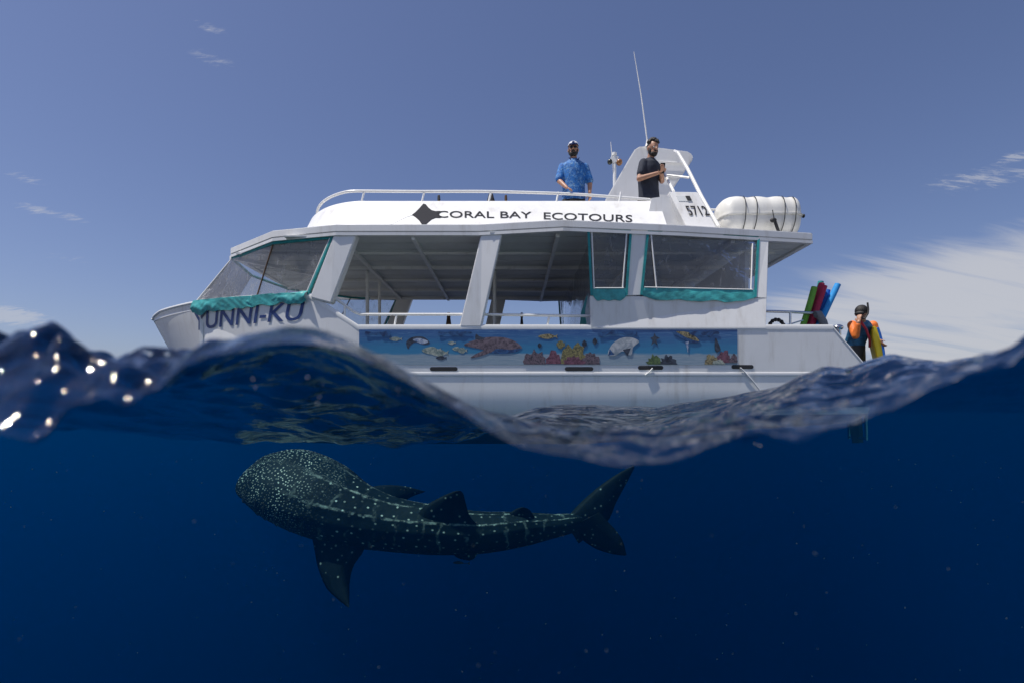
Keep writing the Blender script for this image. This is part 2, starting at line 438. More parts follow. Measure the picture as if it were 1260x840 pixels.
def ripples(x, y):
    rng = np.random.RandomState(11); z = np.zeros_like(x)
    step = np.maximum(0.010 * y, 0.004)                   # grid spacing grows outward; drop waves it cannot carry
    for i in range(64):
        lam = 0.05 * (5.0 / 0.05) ** (i / 63.0)
        th = rng.normal(0.5, 0.75); ph = rng.uniform(0, 6.28)
        kx, ky = math.cos(th) * 6.283 / lam, math.sin(th) * 6.283 / lam
        amp = 0.0042 * lam ** 0.95
        left = np.clip((-0.40 - x / y) / 0.25, 0, 1) * np.clip((1.6 - y) / 0.8, 0, 1)
        hump = np.clip((0.06 - x / y) / 0.12, 0, 1) * np.clip((x / y + 0.62) / 0.12, 0, 1) * np.clip((9.0 - y) / 3.0, 0, 1)
        boost = (1 + (2.6 * left if 0.07 < lam < 0.26 else 0)) * (1 + (0.9 if 0.12 < lam < 0.7 else -0.1) * hump)
        if lam > 1.0: amp *= 0.7
        w = np.clip((lam / step - 3.0) / 4.0, 0, 1)
        near = np.clip((y - CUT) / (1.5 * lam + 0.05), 0.25 if lam < 0.5 else 0.0, 1)
        near = np.maximum(near, 0.85 * left) if lam < 0.25 else near
        w = w * near * boost
        a = kx * x + ky * y + ph + 0.6 * np.sin(0.7 * ky * x - 0.6 * kx * y + ph * 2)
        s_ = np.sin(a)
        z += amp * w * (s_ + 0.25 * np.cos(2 * a))
    # short steep chop where the crest breaks against the port
    mask = np.clip((-0.52 - x / y) / 0.12, 0, 1) * np.clip((1.3 - y) / 0.6, 0, 1)
    mask = mask + 0.42 * np.clip((x / y - 0.06) / 0.15, 0, 1) * np.clip((1.7 - y) / 0.8, 0, 1)
    if mask.max() > 0:
        patch = 0.45 + 0.55 * (0.5 + 0.5 * np.sin(31 * x + 17 * y + 1.0) * np.sin(23 * y - 9 * x + 2.2))
        for i in range(26):
            lam = 0.026 * (0.085 / 0.026) ** (i / 25.0); th = rng.uniform(0, 3.14); ph = rng.uniform(0, 6.28)
            a = (math.cos(th) * x + math.sin(th) * y) * 6.283 / lam + ph
            z += 0.033 * lam * np.sin(a + 0.8 * np.sin(a * 0.37 + ph)) * mask * patch
    return z

def build_sea():
    NR, NC = 560, 860
    q = np.linspace(0, 1, NR)
    ys = CUT * np.exp(np.log(2600 / CUT) * (0.72 * q + 0.28 * q ** 3))
    ys[0] = CUT
    xi = np.linspace(-1, 1, NC)
    Y, XI = np.meshgrid(ys, xi, indexing='ij')
    X = (0.38 * XI + 0.62 * XI ** 3) * (1.8 + 1.7 * Y)
    Z = sea_height(X, Y) + ripples(X, Y)
    top = np.stack([X, Y, Z], -1).reshape(-1, 3)
    n = NR * NC
    ii, jj = np.meshgrid(np.arange(NR - 1), np.arange(NC - 1), indexing='ij')
    a = (ii * NC + jj).ravel()
    quads = np.stack([a, a + 1, a + NC + 1, a + NC], -1)
    # the sides: front port, left, right and far, down to the bottom
    front = np.arange(NC); back = (NR - 1) * NC + np.arange(NC)
    left = np.arange(NR) * NC; right = left + NC - 1
    loop = np.concatenate([front, right[1:], back[::-1][1:], left[::-1][1:-1]])
    low = top[loop].copy(); low[:, 2] = -DEPTH
    nl = len(loop); li = n + np.arange(nl)
    nx = np.roll(np.arange(nl), -1)
    side = np.stack([loop, li, li[nx], loop[nx]], -1)
    verts = np.concatenate([top, low])
    me = bpy.data.meshes.new('sea')
    faces = [*map(list, quads.tolist()), *map(list, side.tolist()), li.tolist()[::-1]]
    me.from_pydata(verts.tolist(), [], faces)
    # faces of the clear port: water pressed against glass, no skin of its own
    port = np.zeros(len(faces), np.float32); port[len(quads):len(quads) + NC - 1] = 1.0
    at = me.attributes.new('port', 'FLOAT', 'FACE'); at.data.foreach_set('value', port)
    bm = bmesh.new(); bm.from_mesh(me); bmesh.ops.recalc_face_normals(bm, faces=bm.faces); bm.to_mesh(me); bm.free()
    sm = np.ones(len(faces), bool); sm[len(quads):] = False
    me.polygons.foreach_set('use_smooth', sm)
    # crisp border between the surface and the walls
    ed = np.zeros(len(me.edges) * 2, np.int64); me.edges.foreach_get('vertices', ed); ed = ed.reshape(-1, 2)
    on = np.zeros(len(verts), bool); on[loop] = True
    rowof = np.where(np.arange(len(verts)) < n, np.arange(len(verts)) // NC, -1)
    shp = on[ed[:, 0]] & on[ed[:, 1]]
    sa = me.attributes.new('sharp_edge', 'BOOLEAN', 'EDGE'); sa.data.foreach_set('value', shp)
    m = bpy.data.materials.new('sea_water'); m.use_nodes = True
    t = NT(m.node_tree); t.n.clear()
    pos = t.node('ShaderNodeNewGeometry').outputs['Position']
    mp = t.node('ShaderNodeMapping', {0: pos}); mp.inputs['Scale'].default_value = (1.0, 1.5, 1.0); mp.inputs['Rotation'].default_value = (0, 0, 0.4)
    h1 = t.noise(mp.outputs[0], 3.5, 3, 0.42, 0.4)
    h2 = t.noise(mp.outputs[0], 15.0, 3, 0.45, 0.6)
    hh = t.math('ADD', h1, t.math('MULTIPLY', h2, 0.36))
    ps = t.node('ShaderNodeSeparateXYZ', {0: pos})
    calm = t.math('ADD', 0.34, t.math('MULTIPLY', t.smooth(ps.outputs[1], 4.0, 9.0), 0.46))
    calm = t.math('MAXIMUM', calm, t.math('MULTIPLY', t.smooth(t.math('SUBTRACT', ps.outputs[0], t.math('MULTIPLY', ps.outputs[1], 0.04)), 0.0, 0.25), 0.85))
    bp = t.node('ShaderNodeBump', {'Strength': calm, 'Distance': 0.045, 'Height': hh})
    fr = t.node('ShaderNodeFresnel', {'IOR': 1.333, 'Normal': bp.outputs[0]})
    gl = t.node('ShaderNodeBsdfGlossy', {'Color': (1, 1, 1, 1), 'Roughness': 0.055, 'Normal': bp.outputs[0]})
    tr = t.node('ShaderNodeBsdfTransparent', {'Color': (1, 1, 1, 1)})
    pt = t.node('ShaderNodeAttribute', attribute_name='port').outputs['Fac']
    fac = t.math('MULTIPLY', fr.outputs[0], t.math('SUBTRACT', 1.0, pt))
    sh = t.node('ShaderNodeMixShader', {0: fac, 1: tr.outputs[0], 2: gl.outputs[0]})
    # clear ocean water: red is absorbed first, blue is scattered back
    sc_ = t.node('ShaderNodeVolumeScatter', {'Color': (0.0, 0.195, 0.66, 1), 'Density': 0.051, 'Anisotropy': 0.72})
    ab = t.node('ShaderNodeVolumeAbsorption', {'Color': (0.0, 0.72, 0.86, 1), 'Density': 0.15})
    vol = t.node('ShaderNodeAddShader', {0: sc_.outputs[0], 1: ab.outputs[0]})
    t.node('ShaderNodeOutputMaterial', {'Surface': sh.outputs[0], 'Volume': vol.outputs[0]})
    o = bpy.data.objects.new('sea', me); COL.objects.link(o); me.materials.append(m)
    tag(o, 'deep blue sea with a wavy surface and clear water below', 'sea', kind='structure')
    bed = MB().grid([[(x, y, -DEPTH + 2.0 + 0.8 * math.sin(x * .013 + y * .02)) for x in np.linspace(-4300, 4300, 40)] for y in np.linspace(1.0, 2590, 40)])
    b = bed.build('seabed', M_SAND, recalc=False); tag(b, 'pale sandy seabed far below the surface', 'seabed', kind='structure')
build_sea()

# ---------------------------------------------------------------- the tour boat
YC, YN, HB = 9.30, 7.20, 2.10        # centre line, near side, half beam; bow towards -x
boat = empty('tour_boat', (-0.6, YC, 0.0), 'white two-deck tour boat with reef mural along its hull', 'boat')

def x_bow(z): return -6.32 + max(0.0, 1.62 - z) * 0.55 + max(0, 0.4 - z) * 0.5
def x_stern(z): return 4.37 + min(max(0.0, 1.13 - z), 0.62) * 0.85
def sheer(X):
    return float(np.interp(X, [-6.32, -5.9, -5.0, -2.78, -2.10, 4.4, 6], [1.60, 1.655, 1.655, 1.57, 1.13, 1.13, 1.13]))
def half_b(X, z):
    xb = x_bow(z); t = min(max((X - xb) / (-1.9 - xb), 0.0), 1.0)
    b = HB * math.sin(math.pi / 2 * t) ** 0.82
    k = np.interp(z, [-0.50, -0.42, -0.10, 0.10, 0.50, 0.56, 1.7], [0.62, 0.80, 0.97, 0.998, 0.999, 1.0, 1.0])
    return b * float(k)
def hull_y(X, z): return YC - half_b(X, z)

def build_hull():
    ts = sorted(set(np.linspace(0, 1, 90).tolist()))
    # stations by X at the sheer; make the break of the sheer crisp
    Xs = np.unique(np.concatenate([-6.32 + 4.4 * np.linspace(0, 1, 46) ** 1.6, np.linspace(-1.9, 4.37, 34), [-2.78, -2.10, 4.37]]))
    fr = [0, .04, .5, .93, 1.0]
    lev_low = [-0.50, -0.42, -0.25, -0.10, 0.10, 0.30, 0.50, 0.555]
    rows = []
    for X0 in Xs:
        zs = sheer(X0); tt = (X0 - (-6.32)) / (4.37 + 6.32)
        zl = lev_low + [0.58 + (zs - 0.58) * k for k in np.linspace(0, 1, 9)]
        row = []
        for z in zl:
            X = X0
            w = max(0.0, 1 - (X0 + 6.32) / 3.2); X = X0 + w ** 1.5 * (x_bow(z) - x_bow(zs))
            ws = max(0.0, (X0 - 3.4) / 0.97); X = X + ws * (x_stern(z) - 4.37)
            zz = z * float(np.interp(X0, [1.2, 4.37], [1.0, 0.40])) if z < 0 else z
            row.append((X, hull_y(X, z) if X0 > -6.319 else YC - 0.01, zz))
        rows.append(row)
    hm = MB(); hm.grid(rows); hm.mirror()
    # flat bottom and transom
    nr = len(rows)
    for i in range(nr - 1):
        a, b = rows[i][0], rows[i + 1][0]
        hm.add([a, b, (b[0], 2 * YC - b[1], b[2]), (a[0], 2 * YC - a[1], a[2])], [(0, 1, 2, 3)])
    st = rows[-1]
    for j in range(len(st) - 1):
        if st[j][2] > 0.45: continue
        a, b = st[j], st[j + 1]
        hm.add([a, b, (b[0], 2 * YC - b[1], b[2]), (a[0], 2 * YC - a[1], a[2])], [(0, 3, 2, 1)])
    # inner bulwark
    inn = []
    for X0 in Xs:
        if X0 < -4.9: continue
        zs = sheer(X0)
        inn.append([(X0, hull_y(X0, zs) + 0.07, zs - 0.004), (X0, hull_y(X0, zs) + 0.07, 0.40)])
    im = MB().grid(inn); im.mirror(); hm.v, n0 = hm.v + im.v, len(hm.v); hm.f += [[n0 + i for i in f] for f in im.f]; hm.mi += im.mi
    hm.mi = [1 if max(hm.v[i][2] for i in f) < 0.02 else 0 for f in hm.f]
    h = hm.build('hull', [M_WHITE, M_ANTIFOUL], boat, recalc=False)
    # make sure the outside faces out
    bm = bmesh.new(); bm.from_mesh(h.data); bmesh.ops.remove_doubles(bm, verts=bm.verts, dist=0.0005); bmesh.ops.recalc_face_normals(bm, faces=bm.faces); bm.to_mesh(h.data); bm.free()
    h['label'] = 'white hull with a rubbing strake and dark scuppers'
    # cap rail along the sheer
    cap = []
    for X0 in np.concatenate([np.linspace(-4.6, -2.78, 18), [-2.44, -2.10], np.linspace(-1.9, 4.37, 24)]):
        zs = sheer(X0); cap.append((X0, hull_y(X0, zs) + 0.03, zs + 0.012))
    capm = MB()
    def caprail(pts):
        rows = []
        for p in pts:
            sec = [(-0.034, -0.045), (-0.040, 0.0), (-0.03, 0.028), (0.04, 0.028), (0.06, 0.0), (0.05, -0.045)]
            rows.append([(p[0], p[1] + a, p[2] + b) for a, b in sec])
        capm.grid(rows, closed=True)
    caprail(cap); caprail([(p[0], 2 * YC - p[1], p[2]) for p in cap])
    capm.build('gunwale_cap', M_TUBE, h)
    # stern slope trim
    tr = MB(); pts = [(x_stern(z), hull_y(x_stern(z), z) + 0.01, z) for z in np.linspace(1.13, 0.5, 8)]
    tr.tube(pts, 0.02, 8); tr.build('stern_trim', M_TUBE, h); tr.v = [(x, 2 * YC - y, z) for x, y, z in tr.v]; tr.build('stern_trim', M_TUBE, h)
    # bow lip
    lip = [(X, hull_y(X, sheer(X)) + 0.005, sheer(X) + 0.008) for X in np.linspace(-6.315, -4.6, 26)]
    m = MB(); m.tube([(-6.335, YC, 1.60)] + lip, 0.022, 8); m.mirror(); m.build('bow_lip', M_TUBE, h)
    # rubbing strake
    m = MB(); rows = []
    for X in np.concatenate([-5.4 + 3.5 * np.linspace(0, 1, 24), np.linspace(-1.8, 4.78, 20)]):
        y = hull_y(X, 0.57); rows.append([(X, y + 0.02, 0.465), (X, y - 0.007, 0.475), (X, y - 0.012, 0.50), (X, y - 0.007, 0.525), (X, y + 0.02, 0.535)])
    m.grid(rows); m.mirror(); m.build('rubbing_strake', M_WHITE, h)
    # scuppers: black oblong drains
    for a, b, py in ((529, 563, 453.5), (695, 730, 453.5), (785, 816, 452.0), (900, 927, 451)):
        p0, p1 = P(a, py, YN), P(b, py, YN)
        m = MB(); rr = 0.027; y = YN - 0.006
        pts = [(p1.x - rr + rr * math.cos(t), y, p0.z + rr * math.sin(t)) for t in np.linspace(-math.pi / 2, math.pi / 2, 7)]
        pts += [(p0.x + rr - rr * math.cos(t), y, p0.z + rr * math.sin(t)) for t in np.linspace(math.pi / 2, -math.pi / 2, 7)]
        m.prism(pts[::-1], 0.012, (0, -1, 0)); m.build('scupper', M_BLACK, h)
    # a pale line hangs from two of the drains
    for pts in ([(911, 452), (916, 457), (926, 468), (936, 481), (940, 492)], [(803, 452.5), (799, 457), (794, 461)]):
        m = MB(); m.tube([P(a, b_, YN - 0.022) for a, b_ in pts], 0.010, 6); m.build('drain_line', M_TUBE, h)
    # decks
    m = MB(); outline = [(X, hull_y(X, 0.6) + 0.08, 0.42) for X in np.linspace(-4.9, 4.4, 30)]
    m.prism(outline + [(x, 2 * YC - y, z) for x, y, z in outline[::-1]], 0.05, (0, 0, 1)); m.build('main_deck', M_DECK, boat)
    m = MB(); outline = [(X, hull_y(X, 1.6) + 0.012, 1.60) for X in np.linspace(-6.30, -4.72, 20)]
    m.prism(outline + [(x, 2 * YC - y, z) for x, y, z in outline[::-1]], 0.05, (0, 0, 1)); m.build('foredeck', M_WHITE, boat)
    # coaming below the windscreen between bulwark and foredeck
    m = MB(); m.prism([(-4.74, 8.1, 1.60), (-4.74, 10.5, 1.60), (-4.74, 10.5, 0.42), (-4.74, 8.1, 0.42)], 0.05, (1, 0, 0)); m.build('fore_bulkhead', M_WHITE, boat)
    # swim platform and boarding ladder
    m = MB(); m.box((5.02, YC, 0.20), (0.60, 3.4, 0.10)); m.build('swim_platform', M_WHITE, boat, bevel=0.02)
    lad = MB()
    for y in (8.08, 8.50): lad.tube([(5.22, y, 0.24), (5.24, y, 0.62), (5.36, y, 0.64), (5.40, y, 0.50), (5.42, y, -0.45)], 0.02, 8)
    for z in (0.06, -0.18, -0.42): lad.tube([(5.415, 8.08, z), (5.415, 8.50, z)], 0.018, 8)
    lad.build('boarding_ladder', M_STEEL, boat)
    return h
hull = build_hull()

# lettering -----------------------------------------------------
def text_mesh(body, size, shear=0.0, bold=0.0, extrude=0.0):
    cu = bpy.data.curves.new('t', 'FONT'); cu.body = body; cu.size = size; cu.shear = shear; cu.offset = bold; cu.extrude = extrude
    cu.resolution_u = 4
    ob = bpy.data.objects.new('t', cu); COL.objects.link(ob)
    dg = bpy.context.evaluated_depsgraph_get()
    me = bpy.data.meshes.new_from_object(ob.evaluated_get(dg))
    bpy.data.objects.remove(ob); bpy.data.curves.remove(cu)
    return me
def lay_text(body, name, mat, place, height, width, parent, shear=0.0, bold=0.0, split=True):
    """lettering scaled to height x width (metres) and laid on a surface by place(s, h) -> point"""
    me = text_mesh(body, 1.0, shear, bold)
    bm = bmesh.new(); bm.from_mesh(me)
    bmesh.ops.triangulate(bm, faces=bm.faces)
    if split: bmesh.ops.subdivide_edges(bm, edges=[e for e in bm.edges if e.calc_length() > 0.12], cuts=2)
    co = np.array([v.co[:] for v in bm.verts]); lo, hi = co.min(0), co.max(0)
    for v in bm.verts:
        v.co = place((v.co.x - lo[0]) / (hi[0] - lo[0]) * width, (v.co.y - lo[1]) / (hi[1] - lo[1]) * height)
    bm.to_mesh(me); bm.free()
    return link_mesh(name, me, mat, parent, False)

def bow_place(s, h):
    # along the raised bulwark, from the photograph's first letter aft
    X = -4.92 + s; z = 1.245 + h - 0.0 * s
    return Vector((X, hull_y(X, z) - 0.008, z))
lay_text('YUNNI-KU', 'bow_lettering', M_NAVY, bow_place, 0.255, 2.06, hull, shear=0.22, bold=0.012)

# mural -----------------------------------------------------------
def build_mural():
    a, b = P(442, 405.5, YN), P(907, 448.5, YN)
    y = YN - 0.006; x0, x1, z1, z0 = a.x, b.x, a.z, b.z
    m = MB(); m.prism([(x0, y, z0), (x1, y, z0), (x1, y, z1), (x0, y, z1)], 0.01, (0, -1, 0))
    o = m.build('reef_mural', M_MURAL, boat, smooth=False)
    uv = o.data.uv_layers.new(name='UVMap'); org = origin(boat)
    for lp in o.data.loops:
        c = o.data.vertices[lp.vertex_index].co + org
        uv.data[lp.index].uv = ((c.x - x0) / (x1 - x0), (c.z - z0) / (z1 - z0))
    o['label'] = 'printed mural of whales, rays, turtles and coral'
    cnt = [0]
    def shape(name, pts, mat, closed_smooth=True, lift=0.0):
        cnt[0] += 1; yy = y - 0.0012 - 0.00022 * cnt[0] - lift
        ps = [P(px, py, YN) for px, py in pts]
        if closed_smooth:
            ext = [ps[-1]] + ps + ps[:2]; out = []
            for i in range(1, len(ps) + 1):
                for k in range(5):
                    f = k / 5; p0, p1, p2, p3 = ext[i - 1], ext[i], ext[i + 1], ext[i + 2]
                    out.append(0.5 * (2 * p1 + (p2 - p0) * f + (2 * p0 - 5 * p1 + 4 * p2 - p3) * f * f + (3 * p1 - p0 - 3 * p2 + p3) * f ** 3))
            ps = out
        ps = [(p.x, yy, min(max(p.z, z0 + 0.004), z1 - 0.004)) for p in ps]
        mm = MB(); mm.prism(ps, 0.002, (0, -1, 0)); mm.build(name, PR[mat], o, smooth=False)
    def fish(px, py, L, H, mat, flip=1):
        pts = [(-.5, 0), (-.25, -.4), (.1, -.5), (.36, -.16), (.5, -.4), (.46, 0), (.5, .4), (.36, .14), (.1, .5), (-.25, .4)]
        shape('printed_fish', [(px + flip * a * L, py + b * H) for a, b in pts], mat)
    def clump(px, py, w, h, mat, seed):
        r = random.Random(seed); n = 15
        pts = []
        for i in range(n):
            an = math.pi * i / (n - 1); k = r.uniform(0.72, 1.12)
            pts.append((px - w / 2 * math.cos(an) * k, py - h * math.sin(an) * k))
        shape('printed_coral', pts, mat, False)
    # orca, whale, turtle groups, rays, divers, coral
    shape('printed_orca', [(502, 429), (500, 421), (505, 416), (512, 414), (522, 415), (529, 422), (522, 424), (512, 421), (506, 424)], 'dark')
    shape('printed_orca_patch', [(508, 418), (516, 416), (527, 420), (520, 423), (512, 420)], 'bluew')
    fish(487, 417, 16, 5, 'fish'); fish(556, 422, 10, 4, 'fish'); fish(562, 429, 11, 5, 'fish')
    fish(531, 431, 24, 9, 'fish'); fish(541, 434, 22, 8, 'fish'); fish(543, 440, 13, 5, 'dark')
    fish(569, 431, 12, 7, 'fish')
    shape('printed_whale', [(571, 424), (585, 418), (600, 415), (618, 415), (632, 419), (642, 427), (637, 431), (620, 434), (604, 433), (590, 429), (580, 427)], 'whale')
    shape('printed_whale_belly', [(598, 433), (612, 429), (628, 430), (641, 428.5), (634, 433), (618, 435)], 'blue')
    shape('printed_whale_fin', [(579, 440), (590, 433), (606, 428), (608, 431), (594, 437)], 'whale')
    shape('printed_whale_fluke', [(586, 411), (590, 414), (597, 416), (591, 418), (585, 417)], 'dark')
    fish(674, 414, 24, 6, 'brown'); fish(664, 425, 5, 6, 'dark')
    clump(657, 448, 30, 18, 'coral', 3); clump(681, 447.5, 24, 16, 'pink', 4)
    clump(707, 447.5, 34, 25, 'yellow', 5); clump(726, 448, 26, 15, 'coral', 6); clump(706, 448, 30, 12, 'pink', 7)
    fish(690, 424, 11, 10, 'yellow'); fish(719, 423, 6, 9, 'dark'); fish(732, 420, 6, 8, 'dark')
    shape('printed_ray', [(748, 436), (752, 425), (762, 417), (775, 415), (786, 420), (779, 427), (776, 437), (766, 432), (757, 437)], 'pale')
    shape('printed_ray_wing', [(766, 430), (776, 428), (772, 438)], 'dark', False)
    shape('printed_ray_edge', [(748, 437), (750, 429), (756, 436)], 'blue', False)
    shape('printed_diver', [(800, 416), (804, 414), (805, 410), (807, 414), (812, 416), (807, 418), (809, 425), (805, 421), (801, 425), (803, 419)], 'dark', False)
    clump(805, 448, 20, 12, 'green', 8); clump(822, 448, 22, 12, 'dark', 9)
    shape('printed_turtle', [(828, 408), (838, 408), (852, 411), (861, 420), (850, 422), (840, 417), (830, 412)], 'blue')
    shape('printed_turtle_shell', [(832, 408), (848, 409.5), (860, 419.5), (848, 417), (838, 412)], 'brown')
    shape('printed_turtle_flipper', [(843, 421), (847, 420), (846, 434)], 'bluew', False)
    shape('printed_diver', [(880, 416), (883, 421), (886, 430), (881, 433), (879, 427)], 'dark')
    clump(875, 448, 18, 13, 'brown', 10); clump(891, 446, 19, 16, 'pink', 11); clump(902, 446, 12, 11, 'coral', 12); clump(884, 448, 16, 7, 'fish', 13)
    # soft dark mottling of far schools along the top edge
    for px, w, sd in ((560, 40, 1), (760, 46, 2), (866, 36, 3), (465, 30, 5)):
        r = random.Random(sd)
        shape('printed_school', [(px - w / 2 + w * i / 7, 407 + r.uniform(0, 2)) for i in range(8)] + [(px + w / 2 - w * i / 7, 410 + r.uniform(0, 5)) for i in range(8)], 'blue')
build_mural()

# roof ------------------------------------------------------------
ROOF = [(-4.63, 9.3), (-4.40, 8.25), (-3.38, 7.45), (-2.40, 7.20), (-0.45, 7.20), (0.68, 7.02), (2.3, 7.22), (4.30, 7.55)]
ZR0, ZR1 = 2.385, 2.535
def roof_y(X): return float(np.interp(X, [p[0] for p in ROOF[1:]], [p[1] for p in ROOF[1:]]))
def build_roof():
    near = ROOF[1:]; pl = near + [(x, 2 * YC - y) for x, y in near[::-1]]
    m = MB(); m.prism([(x, y, ZR1) for x, y in pl], ZR1 - ZR0 - 0.045, (0, 0, 1))
    r = m.build('roof', M_WHITE, boat, bevel=0.012)
    # fascia: the rim that hangs below the slab all round
    m = MB(); n = len(pl); inner = []
    cx, cy_ = 0.0, YC
    for x, y in pl: inner.append((x - 0.07 * (1 if x > 3 else (-1 if x < -4 else 0)), y + (0.06 if y < YC else -0.06)))
    for i in range(n):
        a, b, c, d = pl[i], pl[(i + 1) % n], inner[(i + 1) % n], inner[i]
        v = [(a[0], a[1], ZR0), (b[0], b[1], ZR0), (c[0], c[1], ZR0), (d[0], d[1], ZR0), (a[0], a[1], ZR0 + 0.04), (b[0], b[1], ZR0 + 0.04), (c[0], c[1], ZR0 + 0.04), (d[0], d[1], ZR0 + 0.04)]
        m.add(v, [(0, 1, 2, 3), (0, 4, 5, 1), (3, 2, 6, 7)])
    m.build('roof_rim', M_WHITE, r)
    # boards of the ceiling, laid lengthwise
    bw = 0.148; k = 0; y = 7.16
    while y < 11.42:
        x0 = -4.4 + max(0, 8.25 - y) * 1.25 if y < YC else -4.4 + max(0, y - 10.35) * 1.25
        x0 = max(x0, -4.4) + 0.06
        ym = y if y < YC else 2 * YC - y - bw
        xe = 4.20; 
        while roof_y(xe) > ym - 0.05 and xe > 0.7: xe -= 0.1
        if ym < 7.3: x0 = max(x0, -0.3)
        mm = MB(); dz = 0.004 * (k % 2)
        mm.box(((x0 + xe) / 2, y + bw / 2, ZR0 + 0.030 - dz), (xe - x0, bw - 0.010, 0.016)); mm.build('ceiling_board', M_CEIL, r, smooth=False)
        y += bw; k += 1
    for yy, h in ((8.05, .03), (8.84, .045), (9.67, .045), (10.45, .05), (11.2, 0.06)):
        mm = MB(); mm.box((-0.1, yy, ZR0 + 0.018 - h / 2), (8.2, 0.035, h)); mm.build('ceiling_stringer', M_WHITE, r, smooth=False)
    for xx in (-2.36, -1.36, 0.62, 1.9, 3.1):
        mm = MB(); a = max(roof_y(xx), 7.1) + 0.07; mm.box((xx, YC, ZR0 - 0.012), (0.05, 2 * (YC - a), 0.05)); mm.build('ceiling_beam', M_WHITE, r, smooth=False)
    # diagonal front ribs seen through the windscreen
    for s in (1, -1):
        mm = MB(); mm.bar((-4.40, YC - s * 1.05, ZR0 + 0.0), (-3.3, YC + s * 0.2, ZR0 + 0.0), 0.06, 0.05); mm.build('ceiling_beam', M_WHITE, r, smooth=False)
    return r
roof = build_roof()

# pillars and posts ------------------------------------------------
def wall_y(X, z):
    k = min(max((z - 1.13) / (ZR0 - 1.13), 0), 1); return 7.187 * (1 - k) + (roof_y(X) + 0.016) * k
def Wp(px, py, off=0.0):
    Y = 7.25
    for _ in range(12):
        p = P(px, py, Y); Y = wall_y(p.x, p.z) + off
    return P(px, py, Y)
def both(name, mbuild, mat, parent, **kw):
    m = mbuild(); o = m.build(name, mat, parent, **kw)
    m2 = mbuild(); m2.v = [(x, 2 * YC - y, z) for x, y, z in m2.v]; m2.f = [f[::-1] for f in m2.f]
    m2.build(name, mat, parent, **kw)
    return o
def pillar(pts, th):
    def f():
        m = MB(); m.prism([Wp(*q) for q in pts], th, (0, -1, 0)); return m
    return f
both('roof_pillar', pillar([(411, 288), (439, 288), (407, 373), (381, 366)], 0.16), M_WHITE, boat, bevel=0.015)
both('roof_pillar', pillar([(592, 288), (618, 287), (592, 402), (565, 402)], 0.18), M_WHITE, boat, bevel=0.015)
for px, Y, r in ((452, 9.1, 0.03), (467, 9.8, 0.028), (608.5, 9.1, 0.032)):
    X = (px - CX) * Y / F; m = MB(); m.tube([(X, Y, 0.40), (X, Y, ZR0 + 0.01)], r, 10); m.build('deck_post', M_TUBE, boat)

# deck side rails
def side_rail(pts, r=0.019):
    def f():
        m = MB(); m.tube(pts, r, 8); return m
    return f
zr = (H0 - 386) * 7.30 / F
both('side_rail', side_rail([P(396, 362, 7.32), P(412, 367, 7.31), P(436, 384, 7.30), P(444, 387, 7.30), P(500, 387, 7.30), P(572, 387, 7.30)]), M_TUBE, boat)
both('side_rail', side_rail([P(588, 387, 7.30), P(660, 388, 7.30), P(728, 389, 7.30)]), M_TUBE, boat)
for px0, px1 in ((488, 485), (676, 673), (424, 424)):
    both('rail_stanchion', side_rail([P(px0, 387 if px0 > 440 else 376, 7.30), P(px1, 404, 7.29)], 0.015), M_TUBE, boat)

# saloon side with its two clear curtains ------------------------------
WA = [(724, 284), (776, 285), (770.5, 364), (728, 364)]
WB = [(797, 286), (933, 293), (929, 366), (789, 363)]
def saloon_wall():
    m = MB(); th = 0.06
    for q in ([(726, 364), (943.5, 367), (942.5, 404), (727, 404)],            # sill panel
              [(776, 283), (797, 284), (789, 363.2), (770.5, 364)],              # post between the curtains
              [(933, 290), (946, 291), (943.5, 367), (929, 366)]):               # aft post
        m.prism([Wp(*a) for a in q][::-1], th, (0, -1, 0))
    return m
both('saloon_side', saloon_wall, M_WHITE, boat, bevel=0.006)
def curtain(win):
    def f():
        m = MB(); A, B, C, D = [Wp(*a, 0.015) for a in win]; rows = []
        for i in range(15):
            v = i / 14; row = []
            for j in range(19):
                u = j / 18; p = (A * (1 - u) + B * u) * (1 - v) + (D * (1 - u) + C * u) * v
                row.append(p + Vector((0, 0.018 * noise.noise(Vector((p.x * 2.2, p.z * 3.1, 1.7))), 0)))
            rows.append(row)
        m.grid(rows); return m
    return f
def strip(m, a, b, w, proud, th=0.008):
    a, b = Vector(a), Vector(b); d = (b - a).normalized(); n = Vector((0, -1, 0)); s = d.cross(n).normalized()
    m.prism([a + s * w / 2 + n * proud, a - s * w / 2 + n * proud, b - s * w / 2 + n * proud, b + s * w / 2 + n * proud], th, n)
def border(win, w=0.034):
    def f():
        m = MB(); A, B, C, D = [Wp(*a) for a in win]
        for k, (a, b) in enumerate(((A, B), (B, C), (D, A))): strip(m, a, b, w, 0.010 + 0.0015 * k)
        return m
    return f
def cloth(rows_top, rows_bot, amp, seed, nx=46, ny=10, bulge=0.03, out=Vector((0, -1, 0)), scal=0.02):
    """a rolled or folded length of canvas between two polylines"""
    t_ = spline([tuple(p) for p in rows_top], nx); b_ = spline([tuple(p) for p in rows_bot], nx); rows = []
    for i in range(ny):
        v = i / (ny - 1); row = []
        for j in range(nx):
            p = Vector(t_[j]) * (1 - v) + Vector(b_[j]) * v
            d = math.sin(math.pi * v) * bulge + amp * (noise.noise(Vector((p.x * 7 + p.z * 9 + seed, p.z * 2.5, seed))) + 0.7 * abs(noise.noise(Vector((p.x * 12 - p.z * 15, p.z * 3, seed * 2.1)))) + 0.15 * noise.noise(Vector((p.x * 30, p.z * 20, seed))))
            p = p + out * d + Vector((0, 0, v * scal * noise.noise(Vector((p.x * 6, 0, seed + 4)))))
            row.append(p)
        rows.append(row)
    m = MB(); m.grid(rows); return m
